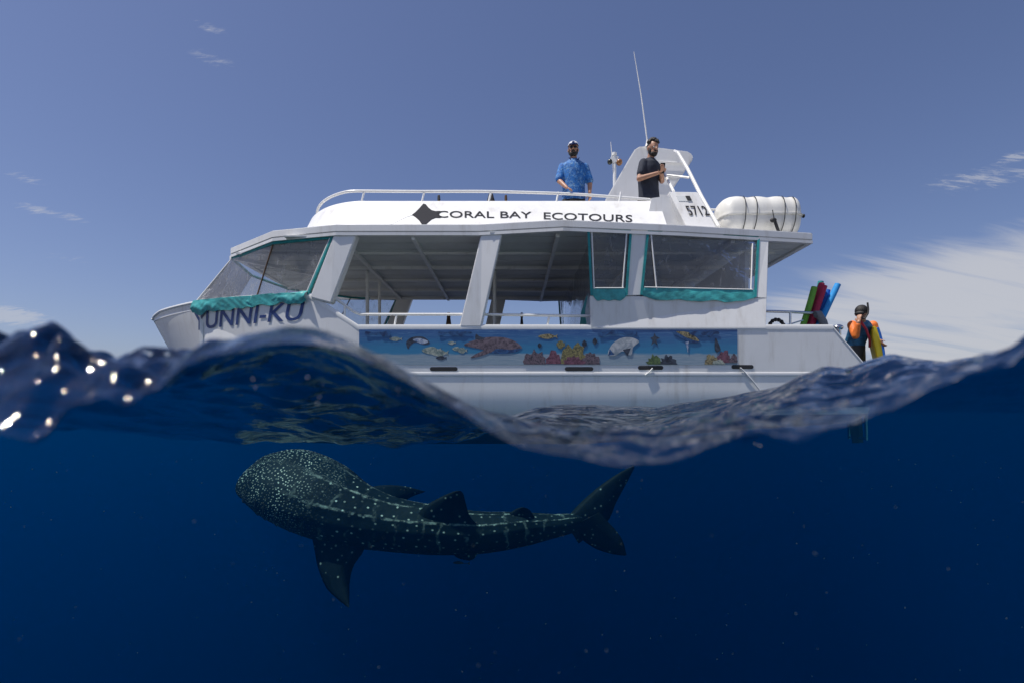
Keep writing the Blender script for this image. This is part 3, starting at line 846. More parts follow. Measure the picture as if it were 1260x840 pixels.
for win, seed in ((WA, 1.0), (WB, 5.0)):
    c = both('clear_curtain', curtain(win), M_VINYL, boat, recalc=False)
    both('curtain_border', border(win), M_TEAL, c)
    A, B, C, D = win
    n = 6
    topl = [(D[0] + (C[0] - D[0]) * k / n, D[1] - 9 + (C[1] - D[1]) * k / n) for k in range(n + 1)]
    botl = [(D[0] + (C[0] - D[0]) * k / n + (2 if k == 0 else 0), D[1] + 5 + (C[1] - D[1]) * k / n - (4 if k in (0, n) else 0) + (1.2 if k % 2 else 0)) for k in range(n + 1)]
    both('curtain_hem', lambda: cloth([Wp(*q, -0.006) for q in topl], [Wp(*q, -0.006) for q in botl], 0.008, seed, nx=90, ny=12, bulge=0.003), M_TEAL2, c, recalc=False)
    both('curtain_batten', lambda: (lambda m: (m.tube([Wp(D[0] + 4, D[1] - 9.5, -0.012), Wp(C[0] - 3, C[1] - 9.5, -0.012)], 0.008, 6), m)[1])(MB()), M_TUBE, c)
for a, b in (((801, 288), (808, 357)), ((806 + 120, 300), (924, 357)), ((728, 285), (731, 356)), ((771, 287), (766, 356))):
    both('curtain_zip', lambda: (lambda m: (m.tube([Wp(*a, 0.0), Wp(*b, 0.0)], 0.011, 6), m)[1])(MB()), M_TUBE, boat)
# curtain hung across the boat at the fore end of the saloon
for s in (1, -1):
    m = MB(); rows = []
    for i in range(12):
        v = i / 11; row = []
        for j in range(22):
            u = j / 21; Y = 7.28 + u * 1.9; z = 2.36 - v * 1.6
            row.append((1.09 + 0.05 * noise.noise(Vector((Y * 3.0, z * 1.2, 2))) - 0.10 * v * u, Y if s > 0 else 2 * YC - Y, z))
        rows.append(row)
    m.grid(rows); c = m.build('cross_curtain', M_VINYL, boat, recalc=False)
    q = cloth([(1.05, 7.30, 1.62), (1.02, 7.45, 1.5), (1.0, 7.7, 1.22)], [(1.07, 7.32, 0.9), (1.04, 7.6, 0.9), (1.0, 7.95, 0.9)], 0.03, 3, nx=24, out=Vector((-1, 0, 0)))
    if s < 0: q.v = [(x, 2 * YC - y, z) for x, y, z in q.v]
    q.build('curtain_hem', M_TEAL, c, recalc=False)
# bench seats inside
for X, Y in ((-1.6, 9.0), (-0.2, 9.7), (2.2, 9.6), (3.0, 8.6)):
    m = MB(); m.box((X, Y, 0.62), (0.5, 1.5, 0.40)); m.box((X + 0.27, Y, 0.80), (0.08, 1.5, 0.62)); m.build('bench_seat', M_SEAT, boat, bevel=0.03)
m = MB(); m.box((3.40, YC, 1.35), (0.05, 3.3, 1.9)); m.build('aft_bulkhead', M_CEIL, boat)

# windscreen curtains around the bow ------------------------------------
def windscreen():
    T = [Vector((-2.46, roof_y(-2.46) + 0.06, ZR0 + 0.01)), Vector((-3.38, 7.50, ZR0 + 0.005)), Vector((-4.37, 8.27, ZR0 + 0.005)), Vector((-4.58, YC, ZR0 + 0.005))]
    B = [P(380, 363, 7.31), P(315, 371, 7.66), P(240, 375, 8.14), Vector((-5.05, YC, 1.62))]
    for s in (1, -1):
        fx = (lambda p: p) if s > 0 else (lambda p: Vector((p.x, 2 * YC - p.y, p.z)))
        for k in range(3):
            A, Bq, C, D = T[k], T[k + 1], B[k + 1], B[k]; rows = []
            nrm = (Bq - A).cross(D - A).normalized()
            for i in range(14):
                v = i / 13; row = []
                for j in range(16):
                    u = j / 15; p = (A * (1 - u) + Bq * u) * (1 - v) + (D * (1 - u) + C * u) * v
                    row.append(fx(p + nrm * 0.02 * noise.noise(p * 2.6)))
                rows.append(row)
            m = MB(); m.grid(rows); c = m.build('windscreen_panel', M_VINYL, boat, recalc=False)
            z = MB()
            z.tube([fx(Bq + Vector((0, -0.005, 0))), fx(C + Vector((0, -0.008, 0.02)))], 0.010, 6)
            z.build('panel_zip', M_BROWN if k == 0 else M_TUBE, c); z = MB()
            if k == 0: z.tube([fx(A + Vector((-0.03, -0.01, 0))), fx(D + Vector((-0.03, -0.012, 0.02)))], 0.010, 6)
            if k == 0: z.build('panel_zip', M_TUBE, c)
            e = MB(); e.tube([fx(A + Vector((0, -0.01, -0.02))), fx(Bq + Vector((0, -0.01, -0.02)))], 0.022, 6)
            if k == 0: e.tube([fx(A + Vector((-0.005, -0.012, 0))), fx(D + Vector((-0.005, -0.012, 0)))], 0.020, 6)
            e.build('panel_edging', M_TEAL, c)
            if k < 2:
                n = 5; up = Vector((0, 0, 1)); outv = Vector((-0.25, -1, 0)).normalized()
                topl = [D * (1 - q / n) + C * (q / n) + up * 0.055 + outv * 0.015 for q in range(n + 1)]
                botl = [D * (1 - q / n) + C * (q / n) - up * (0.090 + 0.05 * (k == 1) * q / n + 0.025 * ((q + k) % 2)) + outv * 0.05 for q in range(n + 1)]
                cl = cloth(topl, botl, 0.034, 2.0 + k * 3, nx=56, ny=14, bulge=0.05, out=outv, scal=0.05)
                cl.v = [(x, min(y, hull_y(x, zz) - 0.025 + 0.5 * (y - hull_y(x, zz)) * (1 if y < hull_y(x, zz) else 0) - 0.018 * abs(noise.noise(Vector((x * 8 + zz * 10, zz * 2, 5))))) if zz < sheer(x) + 0.05 else y, zz) for x, y, zz in cl.v]
                if s < 0: cl.v = [(x, 2 * YC - y, zz) for x, y, zz in cl.v]
                cl.build('canvas_roll', M_TEAL2, c, recalc=False)
windscreen()

# flybridge ---------------------------------------------------------
def fly_curve(kind, s):
    """plan curve of the flybridge coaming: kind 0 foot, 1 top edge; s from 0 (aft, near) to 1 (bow centre)"""
    ye, xa, xf, xc, z = ((7.47, 2.22, -2.25, -3.72, ZR1 - 0.004), (7.97, 2.22, -2.20, -3.50, 3.145))[kind]
    if s < 0.6: return Vector((xa + (xf - xa) * s / 0.6, ye, z))
    t = (s - 0.6) / 0.4 * math.pi / 2
    return Vector((xf + (xc - xf) * math.sin(t), YC - (YC - ye) * math.cos(t) ** 1.25 if math.cos(t) > 1e-6 else YC, z))
def build_fly():
    ss = np.concatenate([np.linspace(0, 0.6, 14), 0.6 + 0.4 * np.linspace(0, 1, 30)[1:]])
    m = MB(); rows = []
    for s in ss:
        a, b = fly_curve(0, s), fly_curve(1, s)
        inn = Vector((0, 1, 0)) if s <= 0.6 else (Vector((-0.4, YC, 0)) - Vector((b.x, b.y, 0))).normalized()
        rows.append([a, a * 0.5 + b * 0.5, b, b + Vector((0, 0, 0.018)) + inn * 0.02, b + inn * 0.07, Vector((b.x, b.y, ZR1)) + inn * 0.07])
    m.grid(rows); m.mirror()
    o = m.build('flybridge_coaming', M_WHITE, boat)
    # aft: recessed upright panel, then the lit number panel
    m = MB(); m.prism([(2.06, 7.80, 3.13), (2.40, 7.80, 3.18), (2.62, 7.80, ZR1 - 0.003), (1.94, 7.80, ZR1 - 0.003)][::-1], 0.05, (0, -1, 0)); m.build('recess_panel', M_WHITE, o)
    q = [P(823, 236, 7.78), P(858, 236.5, 7.78), P(885, 281, 7.52), P(849, 279, 7.52)]
    for p in q[2:]: p.z = ZR1 - 0.003
    m = MB(); m.prism(q[::-1], 0.30, (0, -1, 0)); pn = m.build('number_panel', M_WHITE, boat, bevel=0.01)
    ex = (q[1] - q[0]).normalized(); ez = (q[0] - q[3]); nn = ex.cross(ez).normalized()
    if nn.y > 0: nn = -nn
    base = q[3] + (q[0] - q[3]) * 0.40
    def place(s, h):
        k = (base + (q[0] - q[3]).normalized() * h * 1.25 + ex * (s + 0.115)); return k + nn * 0.012
    lay_text('5712', 'number_lettering', M_INK, place, 0.145, 0.30, pn, bold=0.012, split=False)
    c = base + (q[0] - q[3]) * 0.42 + ex * 0.16 + nn * 0.008
    m = MB(); m.prism([c + ex * a + (q[0] - q[3]).normalized() * b for a, b in ((-.09, -.05), (.11, -.05), (.11, .05), (-.09, .05))], 0.012, nn); m.build('name_plate', M_CEIL, pn, smooth=False)
    c2 = c + ex * 0.07 + nn * 0.012
    m = MB(); m.prism([c2 + ex * a + (q[0] - q[3]).normalized() * b for a, b in ((-.03, -.04), (.03, -.04), (.03, .04), (-.03, .04))], 0.014, nn); m.build('warning_sticker', M_BLACK, pn, smooth=False)
    # lettering and manta emblem on the near side
    f0, f1 = fly_curve(0, 0.3), fly_curve(1, 0.3); upv = (f1 - f0); nrm = Vector((0, -upv.z, upv.y)).normalized()
    if nrm.y > 0: nrm = -nrm
    def on_side(px, py):
        # intersection of the sight line with the leaning side
        Y = 7.6
        for _ in range(20):
            p = P(px, py, Y); k = (p.z - f0.z) / (f1.z - f0.z); Y = f0.y + (f1.y - f0.y) * k
        return P(px, py, Y) + nrm * 0.007
    def line(px0, px1, py_t0, py_b0, py_t1, py_b1):
        def place(s, h):
            return on_side(px0 + (px1 - px0) * s, (py_b0 + (py_b1 - py_b0) * s) * (1 - h) + (py_t0 + (py_t1 - py_t0) * s) * h)
        return place
    lay_text('CORAL BAY', 'name_lettering', M_INK, line(538, 654, 260.2, 268.4, 261.2, 269.2), 1.0, 1.0, o, bold=0.006, split=False)
    lay_text('ECOTOURS', 'name_lettering', M_INK, line(669, 778, 262.0, 270.4, 265.4, 274.0), 1.0, 1.0, o, bold=0.006, split=False)
    # manta ray emblem: diamond body with horned head and long tail
    out = [(507, 265), (511, 262), (516, 257), (521, 251.3), (524, 252.2), (527, 256), (531, 259.3), (536, 260.6), (541, 260.3), (545, 261.2), (541, 262.4), (538.5, 264.2), (541, 266.6), (545, 267.8), (541, 268.8), (536, 268.6), (531, 270.6), (527, 274), (523, 277.6), (520, 278), (516, 272), (511, 267.5)]
    m = MB(); m.prism([on_side(*p) for p in out], 0.006, nrm); m.build('manta_emblem', M_INK, o, smooth=False)
    m = MB(); m.tube([on_side(*p) - nrm * 0.006 for p in ((508, 265.2), (500, 267.5), (492, 271.5), (484, 275.5), (478, 277.5))], [0.006, 0.004, 0.003, 0.003, 0.002], 6); m.build('manta_tail', M_CEIL, o)
    # deck of the flybridge lies on the roof slab; guard rail
    rail = [P(800, 246, 8.02), P(740, 241.5, 8.02), P(690, 238.5, 8.02), P(600, 236, 8.02), P(520, 236, 8.02)]
    zt = [p.z for p in rail]
    for s in np.linspace(0.62, 1.0, 16):
        b = fly_curve(1, s); k = (s - 0.62) / 0.38; rail.append(Vector((b.x + 0.03 + 0.12 * k, max(b.y, 8.02) if s < 0.8 else b.y, 3.325 - 0.03 * k)))
    full = rail + [Vector((p.x, 2 * YC - p.y, p.z)) for p in rail[::-1][1:]]
    m = MB(); m.tube([tuple(q_) for q_ in spline([tuple(p) for p in full], 150)], 0.021, 10); gr = m.build('guard_rail', M_TUBE, boat)
    for px in (448, 522, 604, 687, 764):
        top = P(px, 240 if px < 480 else 237.0 + max(0, px - 600) * 0.04, 8.02); 
        for s in (1, -1):
            a = Vector((top.x, 8.02, 3.31)); b = Vector((top.x - 0.035, 7.99, 3.13))
            if s < 0: a.y, b.y = 2 * YC - a.y, 2 * YC - b.y
            m = MB(); m.tube([a, b], 0.015, 8); m.build('rail_stanchion', M_TUBE, gr)
    # second, aft rail beside the raft
    m = MB(); m.tube([P(868, 258, 8.1), P(900, 259, 8.1)], 0.018, 8); m.tube([P(868, 258, 8.1), P(868, 258, 8.1) - Vector((0, 0, 0.6))], 0.018, 8); m.build('aft_rail', M_TUBE, boat)
build_fly()

# helm arch: the big raked wing panel behind the console, its ladder frame and aerials
def build_arch():
    Y = 9.55
    out = [(744, 250), (746, 244), (776, 192), (781, 184), (787, 180.2), (797, 179.8), (846, 186), (852, 189.5), (853.5, 195), (849, 202), (815, 252)]
    m = MB(); m.prism([P(px, py, Y) for px, py in out][::-1], 0.09, (0, -1, 0))
    foot = P(744, 250, Y)
    w = m.build('helm_wing', M_WHITE, boat, bevel=0.02)
    # its foot down to the roof
    a, b = P(744, 250, Y), P(815, 252, Y)
    m = MB(); m.prism([(a.x, Y + 0.004, a.z + 0.02), (b.x, Y + 0.004, b.z + 0.02), (b.x - 0.15, Y + 0.004, ZR1 - 0.003), (a.x - 0.25, Y + 0.004, ZR1 - 0.003)], 0.082, (0, -1, 0)); m.build('wing_foot', M_WHITE, w)
    for p0, p1 in (((811, 199), (843, 201)), ((803, 216), (833, 219))):
        m = MB(); m.tube([P(*p0, Y - 0.03), P(*p1, Y - 0.03)], 0.012, 6); m.build('wing_crease', M_TUBE, w)
    # top return that gives the wing its depth
    m = MB(); m.prism([P(787, 180.4, Y) + Vector((0, 0.03, 0)), P(846, 186.2, Y) + Vector((0, 0.03, 0)), P(846, 186.2, Y) + Vector((0, 0.9, 0)), P(787, 180.4, Y) + Vector((0, 0.9, 0))], 0.05, (0, 0, 1)); m.build('wing_top', M_WHITE, w)
    fr = MB(); fr.tube([P(834, 188, 8.6), P(846, 208, 8.4), P(863, 242, 8.0), P(884, 279, 7.62)], 0.028, 10)
    fr.tube([P(801, 217.5, 8.7), P(822, 216, 8.6), P(848, 219, 8.35)], 0.017, 8)
    fr.tube([P(815, 209, 8.5), P(829, 236, 7.9)], 0.021, 8)
    fr.tube([P(834, 188, 8.6), P(830, 186, 9.5)], 0.024, 8)
    fr.build('ladder_frame', M_TUBE, boat)
    m = MB(); m.tube([P(797, 181, 9.5), P(797, 177, 9.5), P(796.5, 173, 9.5)], [0.055, 0.035, 0.018], 10); an = m.build('aerial_mount', M_TUBE, boat)
    m = MB(); m.tube([P(796.6, 175, 9.5), P(789, 118, 9.5), P(780, 64, 9.5)], [0.014, 0.011, 0.006], 8); m.build('whip_aerial', M_TUBE, an)
    # light mast
    m = MB(); m.tube([P(756.5, 250, 9.6), P(756.0, 191, 9.6)], 0.03, 8); m.tube([P(760, 250, 9.6), P(755, 215, 9.6), P(751.5, 175, 9.6)], [0.016, 0.012, 0.006], 6)
    m.box(P(756, 197, 9.6), (0.13, 0.06, 0.10)); m.tube([P(756, 188.5, 9.6), P(756, 191.5, 9.6)], 0.045, 10); mast = m.build('light_mast', M_TUBE, boat)
    m = MB(); m.ball(P(750.5, 199.5, 9.6), 0.05, 10, 6); m.build('mast_lamp', M_GREEN, mast)
    m = MB(); m.ball(P(762, 200, 9.6), 0.06, 10, 6); m.build('mast_lamp', M_AMBER, mast)
    # helm console ahead of the wing
    m = MB(); m.box((1.35, 9.4, 2.9), (0.6, 1.0, 0.75)); m.build('helm_console', M_WHITE, boat, bevel=0.04)
build_arch()

# aft rail, hose coil and noodle holder
ar = MB(); za = (H0 - 383) * 7.9 / F
ar.tube([P(940, 383, 7.9), P(975, 384, 7.9), P(1003, 385.5, 7.9), P(1008, 388, 7.9), P(1014, 402, 7.9), P(1015, 415, 7.9)], 0.021, 8)
ar.tube([P(972.5, 384, 7.9), P(972, 420, 7.9)], 0.018, 8); ar.tube([P(962, 402, 7.9), P(988, 394, 7.9)], 0.012, 6)
ar.build('stern_rail', M_STEEL, boat)
m = MB(); m.tube([P(1003, 387, 7.84), P(1007, 386, 7.84), P(1013, 396, 7.84), P(1016, 406, 7.84)], 0.055, 10); m.build('rail_pad', M_SEAT, boat)
m = MB(); m.box(P(1001, 428, 8.05), (0.55, 0.42, 0.55)); m.build('stern_locker', M_SEAT, boat, bevel=0.03)
m = MB(); m.tube([P(1031, 403, 8.4), P(1031, 430, 8.4)], 0.05, 10); m.ball(P(1031, 403, 8.4), (0.085, 0.07, 0.05), 12, 8); m.build('stern_bollard', M_STEEL, boat)
# side deck under the aft well
m = MB(); m.box((4.15, YC, 0.80), (0.5, 3.6, 0.7)); m.build('stern_box', M_WHITE, boat, bevel=0.02)

# ---------------------------------------------------------------- life raft canister
def build_raft():
    c = Vector((3.70, 8.02, 2.875)); L = 0.60; R = 0.312
    base = Vector((c.x, c.y, ZR1))
    t = empty('life_raft_canister', base, 'white ribbed life raft canister strapped on the aft roof edge', 'life raft')
    def shell(upper):
        rows = []; n = 64
        for i in range(n + 1):
            x = -L + 2 * L * i / n
            e = min(1.0, (L - abs(x)) / 0.15); k = (1 - (1 - e) ** 2.0) ** 0.6 * 0.62 + 0.38
            rib = 0.5 + 0.5 * math.cos((x + 0.05) / 0.292 * 2 * math.pi); rib = rib ** 0.7
            row = []; m = 18
            for j in range(m + 1):
                a = math.pi * j / m
                cs, sn = math.cos(a), math.sin(a)
                rr = R * k * (1.0 + (0.055 * rib * math.sin(a) if upper else 0.0))
                px = abs(cs) ** 0.75 * (1 if cs > 0 else -1) * rr * 0.98; pz = sn ** 0.78 * rr * (1.0 if upper else 0.98)
                row.append((c.x + x, c.y + px, c.z + (pz if upper else -pz)))
            rows.append(row)
        m_ = MB(); m_.grid(rows); 
        for r_ in (rows[0], rows[-1]): m_.add(r_, [tuple(range(len(r_)))])
        return m_
    shell(True).build('upper_shell', M_RAFT, t); shell(False).build('lower_shell', M_RAFT, t)
    # flange between the halves
    m = MB(); out = []
    for i in range(41):
        x = -L - 0.015 + (2 * L + 0.03) * i / 40; e = min(1, max(0, (L + 0.015 - abs(x)) / 0.15)); k = (1 - (1 - e) ** 2) ** 0.6 * 0.62 + 0.38
        out.append((c.x + x, c.y - R * k * 0.98 - 0.018, c.z + 0.014))
    m.prism(out + [(x, 2 * c.y - y, z) for x, y, z in out[::-1]], 0.028, (0, 0, 1)); m.build('flange', M_RAFT, t, bevel=0.005)
    for x in (-0.30, -0.135, 0.27, 0.43):
        m = MB(); rows = []
        for j in range(37):
            a = 2 * math.pi * j / 36; cs, sn = math.cos(a), math.sin(a); rib = (0.5 + 0.5 * math.cos((x + 0.05) / 0.292 * 2 * math.pi)) ** 0.7
            rr = R * (1.0 + (0.055 * rib * sn if sn > 0 else 0)) + 0.010
            sl = 0.02 * sn
            y = abs(cs) ** 0.75 * (1 if cs > 0 else -1) * rr + (0.02 * abs(cs) ** 8 * (1 if cs > 0 else -1)); z = abs(sn) ** 0.78 * (1 if sn > 0 else -1) * rr
            rows.append([(c.x + x - 0.007 + sl, c.y + y, c.z + z), (c.x + x + 0.007 + sl, c.y + y, c.z + z)])
        m.grid(rows); m.build('strap', M_BLACK, t)
    m = MB(); m.ball((c.x + 0.09, c.y - 0.36, c.z - 0.12), (0.05, 0.03, 0.035), 10, 7); m.tube([(c.x + 0.10, c.y - 0.36, c.z - 0.10), (c.x + 0.08, c.y - 0.355, c.z + 0.03)], 0.006, 6)
    m.tube([(c.x + 0.11, c.y - 0.36, c.z - 0.13), (c.x + 0.17, c.y - 0.36, c.z - 0.30)], 0.022, 8); m.build('hydrostatic_release', M_BLACK, t)
    m = MB(); m.ball((c.x + L + 0.015, c.y - 0.20, c.z + 0.0), (0.02, 0.03, 0.03), 10, 6); m.build('lanyard_plug', M_BLACK, t)
    for x in (-0.35, 0.35):
        m = MB(); m.box((c.x + x, c.y, ZR1 + 0.03), (0.07, 0.62, 0.07)); m.build('cradle', M_TUBE, t, bevel=0.008)
build_raft()

# ---------------------------------------------------------------- pool noodles in the stern well
NG = 'pool noodles bundled at the stern rail'
def noodle(a, b, Y0, Y1, r, mat, label, bend=0.0):
    p0, p1 = P(*a, Y0), P(*b, Y1); pts = []
    for i in range(9):
        k = i / 8; pts.append(p0 * (1 - k) + p1 * k + Vector((bend * math.sin(math.pi * k), 0, 0)))
    d = (pts[-1] - pts[-2]).normalized()
    m = MB(); m.tube(pts, [r * 0.97] + [r] * 7 + [r * 0.96], 14, caps=False)
    # hollow end
    m.tube([pts[-1], pts[-1] - d * 0.10], [r * 0.96, r * 0.30], 14, caps=False); m.tube([pts[0], pts[0] + d * 0.05], [r * 0.97, r * 0.3], 14, caps=True)
    o = m.build('pool_noodle', mat, None, base=p0, recalc=False)
    tag(o, label, 'pool noodle', NG)
noodle((984, 412), (1002, 353.5), 8.0, 8.0, 0.045, M_NGREEN, 'green foam pool noodle at the edge of the bundle', 0.01)
noodle((991, 412), (1011, 349), 8.10, 8.1, 0.046, M_NRED, 'crimson foam pool noodle leaning between the green and blue ones')
noodle((996, 412), (1014.5, 352), 7.98, 7.98, 0.044, M_NRED, 'crimson foam pool noodle in front of its taller twin', -0.01)
noodle((999, 412), (1010, 346.5), 8.2, 8.2, 0.043, M_NTEAL, 'teal foam pool noodle whose tip shows above the crimson ones')
noodle((1000, 412), (1018, 357), 8.06, 8.06, 0.047, M_NBLUE, 'deep blue foam pool noodle beside the crimson ones', 0.015)
noodle((1000, 416), (1031, 350), 7.97, 7.97, 0.046, M_NCYAN, 'light blue foam pool noodle leaning farthest outward', 0.0)
m = MB(); ring = []
for k in range(25):
    a = math.pi * 1.15 * k / 24 - 0.2; ring.append(P(955.5, 403, 7.7) + Vector((0.105 * math.cos(a), 0, 0.115 * math.sin(a))))
m.tube(ring, [0.026 + 0.006 * math.sin(k * 2.1) for k in range(25)], 8); m.tube([ring[0], ring[0] + Vector((0.07, -0.02, -0.01)), ring[0] + Vector((0.1, -0.02, 0.03))], 0.018, 8)
o = m.build('hose_coil', M_BLACK, None, base=P(955.5, 404, 7.7)); tag(o, 'black rubber hose loop resting on the gunwale by the stern rail', 'hose')

# ---------------------------------------------------------------- people
def remeshed(name, mb, voxel, mat, parent, smooth_it=3):
    me = mb.mesh('tmp'); ob = bpy.data.objects.new('tmp', me); COL.objects.link(ob)
    md = ob.modifiers.new('r', 'REMESH'); md.mode = 'VOXEL'; md.voxel_size = voxel; md.use_smooth_shade = True
    sm = ob.modifiers.new('s', 'SMOOTH'); sm.factor = 0.5; sm.iterations = smooth_it
    dg = bpy.context.evaluated_depsgraph_get()
    out = bpy.data.meshes.new_from_object(ob.evaluated_get(dg)); out.materials.clear()
    bpy.data.objects.remove(ob); bpy.data.meshes.remove(me)
    return link_mesh(name, out, mat, parent, 'all')
def rings(mb, rs, seg=24):
    rows = []
    for c, rx, ry in rs:
        rows.append([Vector(c) + Vector((rx * math.cos(2 * math.pi * k / seg), ry * math.sin(2 * math.pi * k / seg), 0)) for k in range(seg)])
    mb.grid(rows, closed=True); n = len(mb.v)
    mb.add(rows[0], [tuple(range(seg))]); mb.add(rows[-1], [tuple(range(seg))])
def rings_closed(mb, rs, seg=24):
    vs_, fs = [], []
    for c, rx, ry in rs:
        vs_ += [Vector(c) + Vector((rx * math.cos(2 * math.pi * k / seg), ry * math.sin(2 * math.pi * k / seg), 0)) for k in range(seg)]
    for i in range(len(rs) - 1):
        for k in range(seg):
            k2 = (k + 1) % seg; fs.append((i * seg + k, i * seg + k2, (i + 1) * seg + k2, (i + 1) * seg + k))
    fs.append(tuple(range(seg))[::-1]); b = (len(rs) - 1) * seg; fs.append(tuple(b + k for k in range(seg)))
    mb.add(vs_, fs)
def hand(mb, wrist, d, palm, s=1.0, curl=0.6, side=1):
    """palm, four unequal bent fingers and a thumb leaving the side of the palm"""
    wrist, d, palm = Vector(wrist), Vector(d).normalized(), Vector(palm).normalized()
    w = d.cross(palm).normalized() * side
    rot = Matrix((w, palm, d)).transposed()
    mb.ball(wrist + d * 0.045 * s, (0.040 * s, 0.016 * s, 0.052 * s), 12, 8, rot)
    for i, L in enumerate((0.070, 0.078, 0.073, 0.058)):
        p = wrist + d * 0.082 * s + w * (0.030 - 0.020 * i) * s; a = curl * 0.5
        for q, f in enumerate((0.45, 0.32, 0.26)):
            dirn = (d * math.cos(a) + palm * math.sin(a)); e = p + dirn * L * f * s
            mb.capsule(p, (0.0095 - 0.001 * q) * s, e, (0.0088 - 0.001 * q) * s, 8); p = e; a += curl
    p = wrist + d * 0.03 * s + w * 0.034 * s
    e = p + (d * 0.6 + w * 0.65 + palm * 0.3).normalized() * 0.038 * s; mb.capsule(p, 0.012 * s, e, 0.010 * s, 8)
    mb.capsule(e, 0.010 * s, e + (d * 0.8 + w * 0.2 + palm * 0.5).normalized() * 0.030 * s, 0.008 * s, 8)
def head_parts(body, root, c, f, s=1.0, eyes=True):
    c = Vector(c); f = Vector(f).normalized(); up = Vector((0, 0, 1)); r = f.cross(up).normalized(); up = r.cross(f)
    rot = Matrix((r, f, up)).transposed(); A = lambda a, b, z: c + (r * a + f * b + up * z) * s
    body.ball(A(0, -0.01, 0.02), (0.077 * s, 0.096 * s, 0.100 * s), 18, 12, rot)
    body.ball(A(0, 0.022, -0.055), (0.058 * s, 0.066 * s, 0.062 * s), 16, 10, rot)
    body.capsule(A(0, 0.084, 0.012), 0.010 * s, A(0, 0.108, -0.022), 0.016 * s, 10)
    body.ball(A(0.022, 0.074, 0.022), (0.028 * s, 0.014 * s, 0.008 * s), 10, 6, rot); body.ball(A(-0.022, 0.074, 0.022), (0.028 * s, 0.014 * s, 0.008 * s), 10, 6, rot)
    body.ball(A(0, 0.082, -0.060), (0.024 * s, 0.010 * s, 0.010 * s), 10, 6, rot)
    for q in (1, -1): body.ball(A(0.079 * q, -0.012, -0.006), (0.012 * s, 0.020 * s, 0.031 * s), 10, 8, rot)
    if eyes:
        for q in (1, -1):
            m = MB(); m.ball(A(0.030 * q, 0.082, 0.004), (0.013 * s, 0.010 * s, 0.009 * s), 10, 7, rot); m.build('eye', M_CAPW, root)
            m = MB(); m.ball(A(0.030 * q, 0.090, 0.004), (0.006 * s, 0.004 * s, 0.006 * s), 8, 6, rot); m.build('pupil', M_BLACK, root)
    return A, rot
def beard(A, rot, root, s=1.0, thick=1.0):
    m = MB(); m.ball(A(0, 0.030, -0.078), (0.066 * s, 0.068 * s, 0.048 * s * thick), 16, 10, rot)
    for q in (1, -1): m.ball(A(0.060 * q, 0.012, -0.040), (0.018 * s, 0.040 * s, 0.048 * s), 12, 8, rot)
    m.ball(A(0, 0.088, -0.044), (0.034 * s, 0.012 * s, 0.008 * s), 10, 6, rot)
    remeshed('beard', m, 0.007, M_HAIR, root, 2)
def legs(body, hip_l, hip_r, feet, s=1.0):
    for h, f in zip((hip_l, hip_r), feet):
        h, f = Vector(h), Vector(f); k = (h + f) / 2 + Vector((0, -0.03, 0.02)); an = f + Vector((0, 0.02, 0.08))
        body.capsule(h, 0.085 * s, k, 0.058 * s); body.capsule(k, 0.056 * s, k * 0.6 + an * 0.4, 0.056 * s); body.capsule(k * 0.6 + an * 0.4, 0.056 * s, an, 0.038 * s)
        body.capsule(f + Vector((0, 0.03, 0.045)), 0.042 * s, f + Vector((0.0, -0.13, 0.030)), 0.030 * s)

M_BLUESHIRT = None
def blue_shirt():
    m = bpy.data.materials.new('blue_printed_shirt'); m.use_nodes = True
    t = NT(m.node_tree); b = t.n['Principled BSDF']; tc = t.node('ShaderNodeTexCoord').outputs['Object']
    v = t.node('ShaderNodeTexVoronoi', {'Vector': tc, 'Scale': 13.0}, feature='DISTANCE_TO_EDGE'); n = t.noise(tc, 16, 5, 0.7, 1.5); n2 = t.noise(tc, 5, 3)
    col = t.mix(t.smooth(n2, 0.35, 0.65), (0.010, 0.10, 0.36, 1), (0.018, 0.17, 0.52, 1))
    col = t.mix(t.math('MULTIPLY', t.smooth(n, 0.50, 0.62), 0.85), col, (0.20, 0.38, 0.58, 1))
    col = t.mix(t.math('MULTIPLY', t.math('SUBTRACT', 1.0, t.smooth(v.outputs[0], 0.0, 0.09)), 0.5), col, (0.01, 0.04, 0.15, 1))
    t.put(b.inputs['Base Color'], col); b.inputs['Roughness'].default_value = 0.75
    bp = t.node('ShaderNodeBump', {'Strength': 0.5, 'Distance': 0.02, 'Height': t.noise(tc, 12, 4)}); t.put(b.inputs['Normal'], bp.outputs[0])
    return m
M_BLUESHIRT = blue_shirt()

